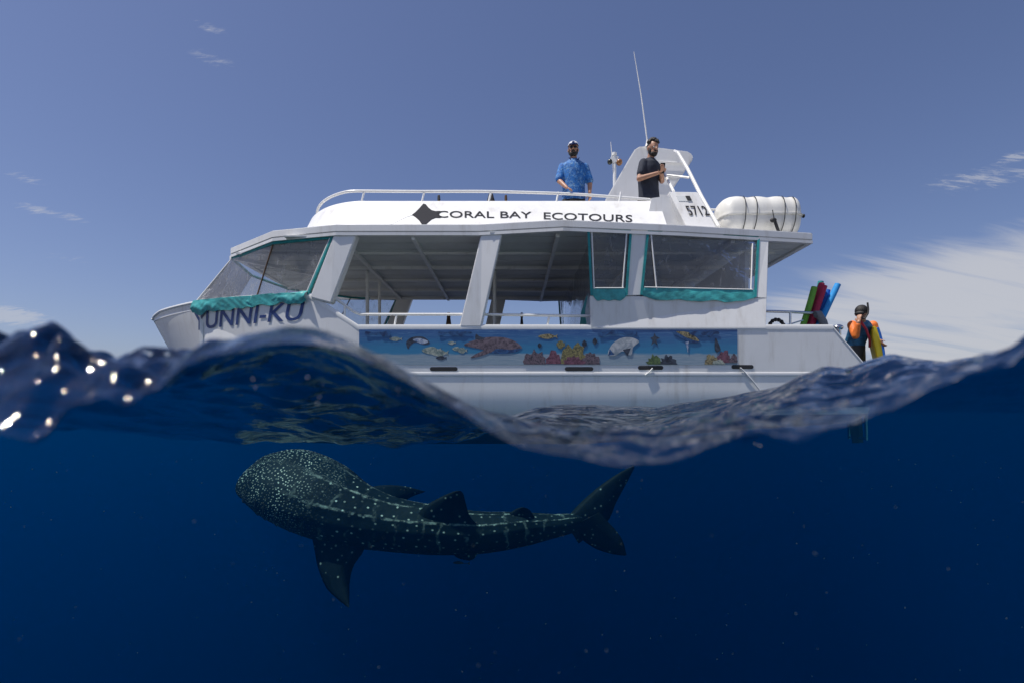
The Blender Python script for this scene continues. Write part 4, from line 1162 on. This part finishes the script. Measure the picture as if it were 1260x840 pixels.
def man_at_rail():
    o = Vector((0.968, 8.30, ZR1)); V = lambda x, y, z: o + Vector((x, y, z))
    root = empty('person', o, 'man in white cap, sunglasses and blue patterned shirt holding the rail', 'person', 'people on the boat')
    b = MB()
    rings_closed(b, [(V(0, 0, .78), .14, .10), (V(0, 0, .95), .15, .10), (V(0, 0, 1.12), .155, .10), (V(0, 0, 1.25), .17, .105), (V(0, 0, 1.34), .15, .09), (V(0, 0, 1.39), .07, .06)])
    b.capsule(V(0, 0, 1.36), 0.058, V(-.005, -.015, 1.47), 0.052)
    A, rot = head_parts(b, root, V(-.008, -.02, 1.545), (-0.12, -1, -0.04), 0.99, eyes=False)
    sl, sr = V(-.178, 0, 1.285), V(.178, 0, 1.285); el, er = V(-.235, -.05, 1.05), V(.255, .0, 1.04)
    wl, wr = V(-.135, -.215, .875), V(.245, -.06, .855)
    for a, e, w in ((sl, el, wl), (sr, er, wr)): b.capsule(a, 0.046, e, 0.040); b.capsule(e, 0.042, w, 0.027)
    hand(b, wl, (0.35, -0.55, -0.35), (0.1, -0.3, -1.0), 0.95, 0.75, 1); hand(b, wr, (0.05, -0.1, -1), (-0.6, -0.5, 0), 0.95, 0.35, 1)
    legs(b, V(-.09, 0, .80), V(.09, 0, .80), (V(-.12, 0, 0), V(.12, 0.02, 0)), 0.95)
    remeshed('body', b, 0.0085, M_SKIN, root)
    s = MB()
    rings_closed(s, [(V(0, 0.01, .74), .185, .135), (V(0, 0, .80), .185, .135), (V(0, 0, .95), .178, .130), (V(0, -.005, 1.12), .178, .128), (V(0, 0, 1.23), .195, .130), (V(0, 0, 1.29), .200, .120), (V(0, 0, 1.335), .165, .102), (V(0, 0, 1.37), .11, .085), (V(0, 0, 1.395), .078, .072)])
    for a, e in ((sl, el), (sr, er)): s.capsule(a, 0.062, a * 0.12 + e * 0.88, 0.066)
    remeshed('shirt', s, 0.010, M_BLUESHIRT, root, 2)
    k = MB()
    for q in (1, -1):
        k.prism([V(.015 * q, -.083, 1.33), V(.075 * q, -.075, 1.40), V(.085 * q, -.01, 1.425), V(.06 * q, -.085, 1.36)], 0.008)
    k.build('collar', M_NAVY, root)
    sh = MB(); rings_closed(sh, [(V(0, 0, .56), .15, .11), (V(0, 0, .72), .175, .125), (V(0, 0, .82), .165, .12)])
    for q in (1, -1): sh.capsule(V(.09 * q, 0, .74), 0.10, V(.11 * q, -.01, .48), 0.088)
    remeshed('shorts', sh, 0.012, M_SHORT, root, 2)
    beard(A, rot, root, 0.94, 0.95)
    h = MB(); h.ball(A(0, -.022, .012), (.082, .094, .082), 16, 10, rot); remeshed('hair', h, 0.008, M_HAIR, root, 1)
    c = MB(); rows = []
    for i in range(9):
        a = math.pi / 2 * i / 8; rows.append([A(0.086 * math.cos(a) * math.cos(t), -0.008 + 0.106 * math.cos(a) * math.sin(t), 0.058 + 0.072 * math.sin(a)) for t in np.linspace(0, 2 * math.pi, 25)[:-1]])
    c.grid(rows, closed=True); c.add(rows[-1], [tuple(range(24))]); cap = c.build('cap', M_CAPW, root)
    br = MB(); out = [A(0.072 * math.cos(t), 0.075 + 0.072 * math.sin(t), 0.056 - 0.012 * math.sin(t)) for t in np.linspace(0, math.pi, 13)]
    br.prism(out, 0.007, (0, 0, 1)); br.build('cap_brim', M_NAVY, cap)
    bd = MB(); bd.ball(A(0, 0.093, 0.082), (.022, .008, .014), 10, 6, rot); bd.build('cap_badge', M_NAVY, cap)
    g = MB()
    for q in (1, -1): g.ball(A(.033 * q, .090, .006), (.027, .012, .019), 12, 8, rot)
    g.tube([A(-.06, .082, .012), A(0, .100, .014), A(.06, .082, .012)], .005, 6)
    for q in (1, -1): g.tube([A(.058 * q, .082, .012), A(.082 * q, -.01, .010)], .004, 6)
    remeshed('sunglasses', g, 0.0045, M_GLASSES, root, 1)
man_at_rail()

def man_at_helm():
    o = Vector((2.17, 8.40, ZR1)); V = lambda x, y, z: o + Vector((x, y, z))
    root = empty('person', o, 'bearded man in dark T-shirt holding a phone before the white wing panel', 'person', 'people on the boat')
    b = MB()
    rings_closed(b, [(V(0.01, 0, .80), .13, .11), (V(0, 0, .97), .13, .11), (V(-.01, -.02, 1.14), .135, .115), (V(-.005, -.03, 1.28), .15, .12), (V(0, -.04, 1.38), .13, .10), (V(.01, -.05, 1.43), .07, .06)])
    b.capsule(V(.01, -.05, 1.40), 0.060, V(.03, -.08, 1.52), 0.053)
    A, rot = head_parts(b, root, V(.045, -.10, 1.575), (0.30, -1, -0.28), 1.04)
    sa, ea, wa = V(-.105, -.10, 1.345), V(-.185, -.16, 1.075), V(.075, -.24, 1.125)
    sb, eb, wb = V(.13, .03, 1.345), V(.20, -.05, 1.09), V(.14, -.24, 1.13)
    for a, e, w in ((sa, ea, wa), (sb, eb, wb)): b.capsule(a, 0.054, e, 0.042); b.capsule(e, 0.044, w, 0.029)
    hand(b, wa, (1, -.25, .15), (0, .2, 1), 0.98, 0.55, -1); hand(b, wb, (-.1, -1, .3), (-.6, 0, 1), 0.98, 0.5, 1)
    legs(b, V(-.07, 0, .82), V(.09, 0, .82), (V(-.10, 0, 0), V(.12, 0.05, 0)), 1.0)
    remeshed('body', b, 0.0085, M_SKIN, root)
    s = MB(); rings_closed(s, [(V(.015, .01, .76), .165, .135), (V(.01, 0, .84), .165, .135), (V(0, 0, .98), .160, .135), (V(-.01, -.02, 1.14), .163, .138), (V(-.005, -.03, 1.28), .172, .142), (V(0, -.04, 1.36), .155, .125), (V(.005, -.045, 1.41), .10, .085), (V(.01, -.05, 1.435), .075, .07)])
    for a, e in ((sa, ea), (sb, eb)): s.capsule(a, 0.073, a * 0.35 + e * 0.65, 0.064)
    remeshed('t_shirt', s, 0.010, M_NAVYSHIRT, root, 2)
    sh = MB(); rings_closed(sh, [(V(0, 0, .58), .15, .12), (V(.01, 0, .74), .165, .13), (V(.01, 0, .82), .155, .125)])
    for q in (1, -1): sh.capsule(V(.085 * q, 0, .76), 0.10, V(.10 * q, -.01, .50), 0.09)
    remeshed('shorts', sh, 0.012, M_SHORT, root, 2)
    beard(A, rot, root, 0.96, 1.0)
    h = MB(); h.ball(A(0, -.03, .035), (.086, .096, .090), 16, 10, rot)
    r = random.Random(4)
    for _ in range(70):
        th, ph = r.uniform(0, 6.28), r.uniform(0.0, 1.25)
        h.ball(A(.082 * math.sin(ph) * math.cos(th), -.02 + .095 * math.sin(ph) * math.sin(th), .055 + .088 * math.cos(ph)), r.uniform(.014, .024), 8, 6)
    remeshed('curly_hair', h, 0.006, M_HAIR, root, 1)
    ph = MB(); ph.box(V(.135, -.30, 1.175), (.075, .012, .15), Matrix.Rotation(0.5, 3, 'X')); 
    p = ph.build('phone', M_GLASSES, None, base=V(.135, -.30, 1.175), bevel=0.004); tag(p, 'black phone held up by the man in the dark T-shirt', 'phone')
man_at_helm()

def snorkeler():
    o = Vector((5.35, 8.25, 0.10)); V = lambda x, y, z: o + Vector((x, y, z + 0.88))
    root = empty('person', o, 'snorkeler in orange-sleeved blue rash vest at the boat stern, hand to the mask', 'person', 'people on the boat')
    b = MB()
    rings_closed(b, [(V(0, .04, -.06), .15, .12), (V(0, 0, .06), .145, .11), (V(-.005, -.08, .18), .145, .11), (V(-.01, -.16, .29), .155, .11), (V(-.02, -.21, .36), .11, .09)])
    b.capsule(V(-.03, -.22, .34), .056, V(-.08, -.29, .42), .052)
    A, rot = head_parts(b, root, V(-.10, -.31, .475), (-0.75, -0.62, -0.25), 0.98, eyes=False)
    sa, ea, wa = V(-.165, -.20, .32), V(-.205, -.34, .14), V(-.20, -.40, .33)
    sb, eb, wb = V(.16, -.18, .32), V(.20, -.20, .20), V(.185, -.29, .09)
    for a, e, w in ((sa, ea, wa), (sb, eb, wb)): b.capsule(a, .050, e, .040); b.capsule(e, .041, w, .028)
    hand(b, wa, (.15, .1, 1), (.8, .5, 0), .92, .5, 1); hand(b, wb, (.2, -.4, -.8), (.9, -.2, 0), .92, .6, 1)
    for q in (1, -1):
        h, k, an = V(.085 * q, .04, -.04), V(.10 * q, .0, -.44), V(.10 * q, .04, -.80)
        b.capsule(h, .085, k, .058); b.capsule(k, .058, k * .6 + an * .4, .054); b.capsule(k * .6 + an * .4, .054, an, .036)
        b.capsule(an + Vector((0, .03, -.03)), .040, an + Vector((.0, -.10, -.09)), .032)
    remeshed('body', b, 0.0085, M_SKIN, root)
    s = MB(); rings_closed(s, [(V(0, .04, -.02), .165, .135), (V(0, 0, .07), .158, .125), (V(-.005, -.08, .18), .158, .125), (V(-.01, -.16, .29), .172, .125), (V(-.015, -.20, .35), .12, .10), (V(-.025, -.22, .385), .075, .07)])
    remeshed('rash_vest', s, .010, M_BLUEVEST, root, 2)
    for a, e, w in ((sa, ea, wa), (sb, eb, wb)):
        t = MB(); t.capsule(a, .070, e, .053); t.capsule(e, .053, e * .2 + w * .8, .038); remeshed('sleeve', t, .009, M_ORANGE, root, 2)
    t = MB(); t.tube([V(-.12, -.33, .35), V(-.03, -.315, .24), V(.06, -.26, .10), V(.14, -.14, .0)], .017, 8); t.build('strap', M_RED, root)
    w = MB(); rings_closed(w, [(V(0, .04, -.18), .155, .13), (V(0, .04, -.05), .172, .145), (V(0, .02, .03), .165, .135)])
    for q in (1, -1): w.capsule(V(.085 * q, .04, -.06), .098, V(.10 * q, .0, -.44), .070); w.capsule(V(.10 * q, 0, -.44), .068, V(.10 * q, .04, -.74), .046)
    remeshed('wetsuit_trousers', w, .011, M_GREYSUIT, root, 2)
    h = MB(); h.ball(A(0, -.012, .042), (.086, .104, .088), 16, 10, rot); h.ball(A(0, -.115, .005), .034, 10, 7); remeshed('hair', h, .008, M_HAIR, root, 1)
    mk = MB(); mk.ball(A(0, .085, .012), (.068, .030, .036), 14, 8, rot); mk.tube([A(.07, .06, .012), A(.088, -.03, .015), A(.04, -.112, .018), A(-.04, -.112, .018), A(-.088, -.03, .015), A(-.07, .06, .012)], .008, 6); remeshed('dive_mask', mk, .006, M_BLACK, root, 1)
    sn = MB(); sn.tube([A(-.02, .10, -.065), A(-.07, .085, -.07), A(-.098, .04, -.01), A(-.10, .01, .05), A(-.088, -.02, .15)], .013, 8); sn.build('snorkel', M_BLACK, root)
    for q in (1, -1):
        f = MB(); rows = []; c0 = V(.065 * q, .02 + .06 * q, -.82); dn = Vector((.02 * q + .04, -.10, -1)).normalized(); sd = Vector((1, 0.15 * q, 0)).normalized(); nn = dn.cross(sd)
        for i in range(9):
            k = i / 8; wd = .045 + .030 * k ** .8 if k < .85 else .05; th = .030 * (1 - k) ** 2 + .005
            cc = c0 + dn * .66 * k; rows.append([cc + sd * wd - nn * th * .3, cc + sd * wd * .9 + nn * th, cc - sd * wd * .9 + nn * th, cc - sd * wd - nn * th * .3, cc - nn * th])
        f.grid(rows, closed=True); f.add(rows[0], [tuple(range(5))]); f.add(rows[-1], [tuple(range(5))]); f.build('swim_fin', M_FIN, root)
    # foam rescue board under the arm
    out = [(1075, 400.5), (1073, 406), (1073.5, 414), (1076, 426), (1079, 438), (1081, 450), (1082, 462), (1087, 462), (1088.5, 450), (1087.5, 438), (1085.5, 425), (1082.5, 412), (1079.5, 403)]
    pts = [P(*q, 7.93) for q in out]; base = sum(pts, Vector()) / len(pts)
    bd = empty('rescue_board', base, 'curved yellow foam board with blue edge held by the snorkeler', 'board')
    m = MB(); m.prism(pts, 0.34, (-0.45, -1, 0)); m.build('foam_core', M_YELLOW, bd, bevel=0.012)
    m = MB(); edge = [Vector((q.x + .012, q.y + .02, q.z)) for q in pts[7:]]; m.tube([tuple(e) for e in spline([tuple(e) for e in edge], 24)], .024, 8); m.build('edge_bumper', M_NBLUE, bd)
snorkeler()

# small dark things that stand on the upper deck and the far gunwale
def bag(px, py, Y, w, h, floor, label, mat, cat, grp):
    c = P(px, py, Y); z0 = floor; m = MB(); hh = c.z - z0
    rs = [(Vector((c.x, Y, z0)), w * .5, w * .4), (Vector((c.x, Y, z0 + hh * .3)), w * .56, w * .45), (Vector((c.x, Y, z0 + hh * .75)), w * .5, w * .4), (Vector((c.x, Y, z0 + hh * .95)), w * .25, w * .2), (Vector((c.x, Y, c.z)), w * .12, w * .1)]
    rings_closed(m, rs, 16)
    m.tube([(c.x - w * .2, Y, c.z - .05), (c.x - w * .12, Y, c.z + .03), (c.x + w * .12, Y, c.z + .03), (c.x + w * .2, Y, c.z - .05)], .012, 6)
    o = remeshed('bag', m, .012, mat, None, 1)
    o.data.transform(Matrix.Translation(-Vector((c.x, Y, z0)))); o.location = (c.x, Y, z0); tag(o, label, cat, grp)
bag(604, 241, 8.55, .22, .3, ZR1, 'plump dark bag on the upper deck above the word BAY', M_BLACK, 'bag', 'bags on the upper deck')
bag(540, 242.5, 8.6, .09, .3, ZR1, 'slim dark bag on the upper deck above the manta emblem', M_BLACK, 'bag', 'bags on the upper deck')
bag(622.5, 242.5, 8.55, .08, .3, ZR1, 'slim brown bag standing beside the plump dark bag', M_BROWN, 'bag', 'bags on the upper deck')
bag(552, 387, 8.9, .13, .3, 0.42, 'tall brown bag on the main deck before the middle pillar', M_BROWN, 'bag', 'bags on the main deck')
bag(642, 387, 8.9, .08, .3, 0.42, 'tall narrow black bag on the main deck abaft the middle pillar', M_BLACK, 'bag', 'bags on the main deck')

# ---------------------------------------------------------------- whale shark
def shark_material():
    m = bpy.data.materials.new('whale_shark_skin'); m.use_nodes = True
    t = NT(m.node_tree); b = t.n['Principled BSDF']
    uv = t.node('ShaderNodeTexCoord').outputs['UV']; ob = t.node('ShaderNodeTexCoord').outputs['Object']
    s = t.node('ShaderNodeSeparateXYZ', {0: uv}); u, v = s.outputs[0], s.outputs[1]
    n0 = t.noise(ob, 3.0, 5, 0.65)
    base = t.mix(t.smooth(n0, 0.3, 0.7), (0.0032, 0.007, 0.009, 1), (0.009, 0.016, 0.019, 1))
    # rows of pale spots on the body, dense small ones on the head
    sv = t.node('ShaderNodeTexVoronoi', {'Vector': t.node('ShaderNodeCombineXYZ', {0: t.math('MULTIPLY', u, 9.0), 1: t.math('MULTIPLY', v, 11.5), 2: 0.0}).outputs[0], 'Scale': 1.0, 'Randomness': 0.62}, voronoi_dimensions='2D')
    spot = t.math('SUBTRACT', 1.0, t.smooth(sv.outputs['Distance'], 0.05, 0.125))
    hv = t.node('ShaderNodeTexVoronoi', {'Vector': t.node('ShaderNodeCombineXYZ', {0: t.math('MULTIPLY', u, 34.0), 1: t.math('MULTIPLY', v, 34.0), 2: 0.0}).outputs[0], 'Scale': 1.0, 'Randomness': 0.85}, voronoi_dimensions='2D')
    hspot = t.math('SUBTRACT', 1.0, t.smooth(hv.outputs['Distance'], 0.10, 0.24))
    head = t.math('SUBTRACT', 1.0, t.smooth(t.math('ADD', u, t.math('MULTIPLY', t.noise(ob, 5.0, 2), 0.5)), 0.85, 1.35))
    # pale bars between the spot rows
    wob = t.math('ADD', u, t.math('MULTIPLY', t.math('SUBTRACT', t.noise(ob, 6.0, 3), 0.5), 0.22))
    bar = t.math('ABSOLUTE', t.math('SUBTRACT', t.math('FRACT', t.math('MULTIPLY', wob, 5.2)), 0.5))
    bar = t.math('MULTIPLY', t.math('SUBTRACT', 1.0, t.smooth(bar, 0.02, 0.10)), t.smooth(t.noise(ob, 7.0, 4, 0.7), 0.48, 0.66))
    bar = t.math('MULTIPLY', bar, t.smooth(u, 0.45, 0.9))
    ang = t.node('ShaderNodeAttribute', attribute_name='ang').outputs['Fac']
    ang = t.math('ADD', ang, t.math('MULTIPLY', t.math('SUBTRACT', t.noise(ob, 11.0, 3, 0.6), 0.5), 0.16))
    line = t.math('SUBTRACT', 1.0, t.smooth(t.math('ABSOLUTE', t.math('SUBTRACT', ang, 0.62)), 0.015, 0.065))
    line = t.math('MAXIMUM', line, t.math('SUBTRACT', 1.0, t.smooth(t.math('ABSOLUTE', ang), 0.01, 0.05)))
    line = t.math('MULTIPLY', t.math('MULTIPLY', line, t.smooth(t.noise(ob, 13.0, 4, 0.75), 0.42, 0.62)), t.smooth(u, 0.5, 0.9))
    vary = t.math('ADD', 0.12, t.math('MULTIPLY', t.smooth(t.noise(ob, 6.0, 4, 0.7), 0.40, 0.64), 0.88))  # uneven spot brightness, partly painting in the dapple of sunlight through waves
    vary = t.math('MULTIPLY', vary, t.math('SUBTRACT', 1.0, t.math('MULTIPLY', t.smooth(u, 0.8, 2.6), 0.45)))  # spots dimmed towards the tail: the boat's shade put into the colour
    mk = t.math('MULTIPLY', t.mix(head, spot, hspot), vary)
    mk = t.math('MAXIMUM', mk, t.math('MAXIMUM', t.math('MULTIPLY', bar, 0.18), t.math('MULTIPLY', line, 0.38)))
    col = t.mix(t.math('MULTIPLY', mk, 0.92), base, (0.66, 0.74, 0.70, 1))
    b.inputs['Roughness'].default_value = 0.6; b.inputs['Specular IOR Level'].default_value = 0.06
    t.put(b.inputs['Base Color'], col)
    bp = t.node('ShaderNodeBump', {'Strength': 0.4, 'Distance': 0.02, 'Height': t.noise(ob, 16, 4)}); t.put(b.inputs['Normal'], bp.outputs[0])
    return m
M_SHARK = shark_material()
def fin_material():
    m = bpy.data.materials.new('whale_shark_fin'); m.use_nodes = True
    t = NT(m.node_tree); b = t.n['Principled BSDF']; ob = t.node('ShaderNodeTexCoord').outputs['Object']
    v = t.node('ShaderNodeTexVoronoi', {'Vector': ob, 'Scale': 15.0, 'Randomness': 0.9}); n = t.noise(ob, 7, 5, 0.7, 1.0)
    col = t.mix(t.smooth(n, 0.3, 0.7), (0.003, 0.006, 0.008, 1), (0.008, 0.013, 0.016, 1))
    col = t.mix(t.math('MULTIPLY', t.math('SUBTRACT', 1.0, t.smooth(v.outputs[0], 0.08, 0.2)), 0.5), col, (0.42, 0.48, 0.46, 1))
    t.put(b.inputs['Base Color'], col); b.inputs['Roughness'].default_value = 0.6; b.inputs['Specular IOR Level'].default_value = 0.06
    return m
M_SFIN = fin_material()
def build_shark():
    #        px   py    Y     w     h    roll (lean of the back towards the viewer)
    ctrl = [(306.5, 588, 5.16, .100, .05, .62), (308.5, 588, 5.15, .185, .092, .62), (314, 588, 5.13, .255, .132, .62), (328, 588, 5.10, .335, .185, .62), (352, 593, 5.05, .405, .245, .62), (390, 611, 4.99, .405, .290, .60),
            (430, 631, 4.95, .335, .285, .55), (480, 645, 4.93, .255, .245, .50), (535, 652.5, 4.94, .226, .226, .42), (590, 655.5, 4.98, .195, .198, .36), (640, 651.5, 5.04, .155, .170, .30), (676, 647.5, 5.09, .118, .125, .25), (700, 644, 5.13, .090, .102, .20), (716, 642, 5.16, .050, .085, .20)]
    A = spline(ctrl, 110); N = len(A); cen = [P(a[0], a[1], a[2]) for a in A]
    org = cen[55].copy(); t = empty('whale_shark', org, 'spotted whale shark swimming just below the surface beside the boat', 'shark')
    SEG = 64; verts, fs, uvs = [], [], []; ulen = 0
    ups = []
    for i in range(N):
        d = (cen[min(i + 1, N - 1)] - cen[max(i - 1, 0)]).normalized()
        if i: ulen += (cen[i] - cen[i - 1]).length
        up = Vector((0, -math.sin(A[i][5]), math.cos(A[i][5]))); up = (up - d * up.dot(d)).normalized(); sd = d.cross(up).normalized()
        ups.append((up, sd)); w, h = max(A[i][3], .005), max(A[i][4], .005); varc = 0
        prev = None
        for k in range(SEG):
            a = 2 * math.pi * k / SEG                     # 0 = back
            c, s = math.cos(a), math.sin(a)
            r_ = 1.0
            for ra in (0.0, 0.62, 1.05):                  # back and side ridges
                for q in (1, -1):
                    da = abs(((a - q * ra + math.pi) % (2 * math.pi)) - math.pi)
                    r_ += (0.035 if ra else 0.025) * math.exp(-(da / 0.075) ** 2) * min(1, max(0, (i - 22) / 25)) * (1 if i < 95 else 0.4)
            hz = c * h * (1.0 if c > 0 else 0.92)
            p = cen[i] + up * hz * r_ + sd * (abs(s) ** 0.92 * (1 if s > 0 else -1)) * w * r_
            verts.append(p); 
            uvs.append((ulen, (a if a <= math.pi else 2 * math.pi - a) * (w + h) * 0.5 * 1.0 + (0.37 if a > math.pi else 0)))
    for i in range(N - 1):
        for k in range(SEG):
            k2 = (k + 1) % SEG; fs.append((i * SEG + k, i * SEG + k2, (i + 1) * SEG + k2, (i + 1) * SEG + k))
    fs.append(tuple(range(SEG))[::-1]); fs.append(tuple((N - 1) * SEG + k for k in range(SEG)))
    me = bpy.data.meshes.new('body'); me.from_pydata([tuple(p) for p in verts], [], fs)
    at = me.attributes.new('ang', 'FLOAT', 'POINT'); at.data.foreach_set('value', [min(2 * math.pi * (i % SEG) / SEG, 2 * math.pi * (1 - (i % SEG) / SEG)) for i in range(len(verts))])
    uvl = me.uv_layers.new(name='UVMap')
    for lp in me.loops: uvl.data[lp.index].uv = uvs[lp.vertex_index]
    bm = bmesh.new(); bm.from_mesh(me); bmesh.ops.recalc_face_normals(bm, faces=bm.faces); bm.to_mesh(me); bm.free()
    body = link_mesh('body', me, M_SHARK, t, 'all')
    # gill slits behind the head
    for g in range(5):
        i = 33 + g * 3; up, sd = ups[i]; w, h = A[i][3], A[i][4]; pts = []
        sgn = 1 if sd.y < 0 else -1
        for a in np.linspace(1.1, 1.9, 8):
            pts.append(cen[i] + up * math.cos(a) * h * (1.005 if a < 1.57 else .93) + sd * sgn * math.sin(a) ** .92 * w * 1.005)
        m = MB(); m.tube(pts, 0.006, 6); m.build('gill_slit', M_BLACK, body)
    def fin(name, lead, trail, th, Ya, Yb, n=14):
        """swept fin between two edges measured on the photograph; Ya root, Yb tip depth"""
        Lc, Tc = spline(lead, n), spline(trail, n); rows = []
        for i in range(n):
            k = i / (n - 1); Y = Ya + (Yb - Ya) * k; a, b = P(*Lc[i], Y), P(*Tc[i], Y); tt = th * (1 - k) ** .8 + .004
            nn = Vector((0, 1, 0)); row = []
            prof = [(0, 0), (.12, .8), (.3, 1), (.6, .6), (1, 0.02), (.6, -.6), (.3, -1), (.12, -.8)]
            for f, q in prof: row.append(a * (1 - f) + b * f + nn * q * tt)
            rows.append(row)
        m = MB(); m.grid(rows, closed=True); m.add(rows[0], [tuple(range(8))]); m.add(rows[-1], [tuple(range(8))])
        return m.build(name, M_SFIN, t, smooth='all')
    fin('dorsal_fin', [(508, 642), (520, 624), (542, 611), (558, 604), (566, 603)], [(588, 645), (578, 634), (573, 618), (570, 607), (567, 603.5)], .035, 4.80, 4.68)
    fin('second_dorsal_fin', [(622, 640), (626, 632), (634, 626), (641, 623.5), (645, 623.5)], [(662, 640), (656, 633), (653, 628), (649, 625), (646, 624)], .018, 4.98, 4.92)
    fin('tail_upper_lobe', [(694, 640), (714, 618), (737, 598), (761, 581.5), (779, 572.5)], [(712, 668), (746, 643), (758, 618), (771, 594), (781, 574.5)], .04, 5.12, 5.28)
    fin('tail_lower_lobe', [(698, 648), (713, 661), (732, 674), (753, 681), (768, 683)], [(738, 630), (748, 641), (757, 651), (766, 664), (771, 682)], .03, 5.12, 5.2)
    fin('pectoral_fin', [(383, 656), (387, 676), (391, 697), (401, 722), (416, 737), (429, 747)], [(452, 660), (447, 678), (436, 694), (431, 710), (430, 728), (430, 746)], .045, 4.78, 4.52)
    fin('pectoral_fin', [(430, 612), (455, 599), (478, 596), (500, 598), (523, 604)], [(480, 640), (486, 622), (496, 617), (508, 610), (522.5, 605)], .03, 5.15, 5.75)
    fin('pelvic_fin', [(545, 672), (556, 681), (566, 687), (577, 689)], [(590, 668), (588, 678), (584, 686), (578, 689)], .015, 4.95, 4.88)
    fin('anal_fin', [(606, 668), (616, 672), (622, 675)], [(630, 664), (630, 671), (624, 675)], .010, 5.02, 5.0)
    # eye low on the side of the head
    i = 20; up, sd = ups[i]; sgn = 1 if sd.y < 0 else -1
    m = MB(); m.ball(cen[i] + sd * sgn * A[i][3] * .97 - up * .03, .022, 12, 8); m.build('eye', M_BLACK, body)
build_shark()
# a small remora keeping station under the belly
def remora():
    c = P(566, 692, 4.85); L = .13; m = MB(); pts, rs = [], []
    for i in range(11):
        k = i / 10; pts.append(c + Vector((-L / 2 + L * k, 0, 0.004 * math.sin(k * 5)))); rs.append(max(.014 * math.sin(math.pi * min(1, k * 1.15 + .06)) ** .8, .002) if k < .85 else .003)
    m.tube(pts, rs, 8); e = pts[-1]
    m.prism([e, e + Vector((.03, 0, .018)), e + Vector((.022, 0, 0)), e + Vector((.03, 0, -.018))], .003, (0, -1, 0))
    o = m.build('remora', M_BLACK, None, base=c); tag(o, 'tiny dark fish keeping close under the shark belly', 'fish')
remora()

# fine air bubbles drifting in the churned water just behind the port
def bubbles():
    m = MB(); r = random.Random(21)
    spots = [((300, 720), (462, 505), 20), ((860, 1060), (530, 556), 4)]
    for (xa, xb), (ya, yb), n in spots:
        for _ in range(n):
            Y = r.uniform(0.53, 0.75); px, py = r.uniform(xa, xb), r.uniform(ya, yb)
            p = P(px, py, Y); top = float(sea_height(np.array([p.x]), np.array([Y]))[0])
            if p.z > top - 0.012: continue
            m.ball(p, r.uniform(0.0005, 0.0012), 8, 6)
    mt = bpy.data.materials.new('air_bubble'); mt.use_nodes = True
    b = mt.node_tree.nodes['Principled BSDF']; b.inputs['Base Color'].default_value = (0.75, 0.8, 0.8, 1); b.inputs['Roughness'].default_value = 0.15
    o = m.build('air_bubbles', mt, smooth='all'); tag(o, 'tiny pale air bubbles drifting just below the surface', 'bubbles', kind='stuff')
bubbles()

def plankton():
    m = MB(); r = random.Random(5)
    for _ in range(240):
        Y = r.uniform(0.7, 4.5); p = P(r.uniform(-60, 1320), r.uniform(560, 850), Y)
        if p.z < -0.12: m.ball(p, r.uniform(0.0006, 0.0016) * (0.5 + 0.35 * Y), 6, 4)
    mt = bpy.data.materials.new('plankton_speck'); mt.use_nodes = True
    mt.node_tree.nodes['Principled BSDF'].inputs['Base Color'].default_value = (0.10, 0.13, 0.13, 1)
    tag(m.build('plankton', mt, smooth='all'), 'fine pale plankton specks drifting in the blue water', 'plankton', kind='stuff')
plankton()
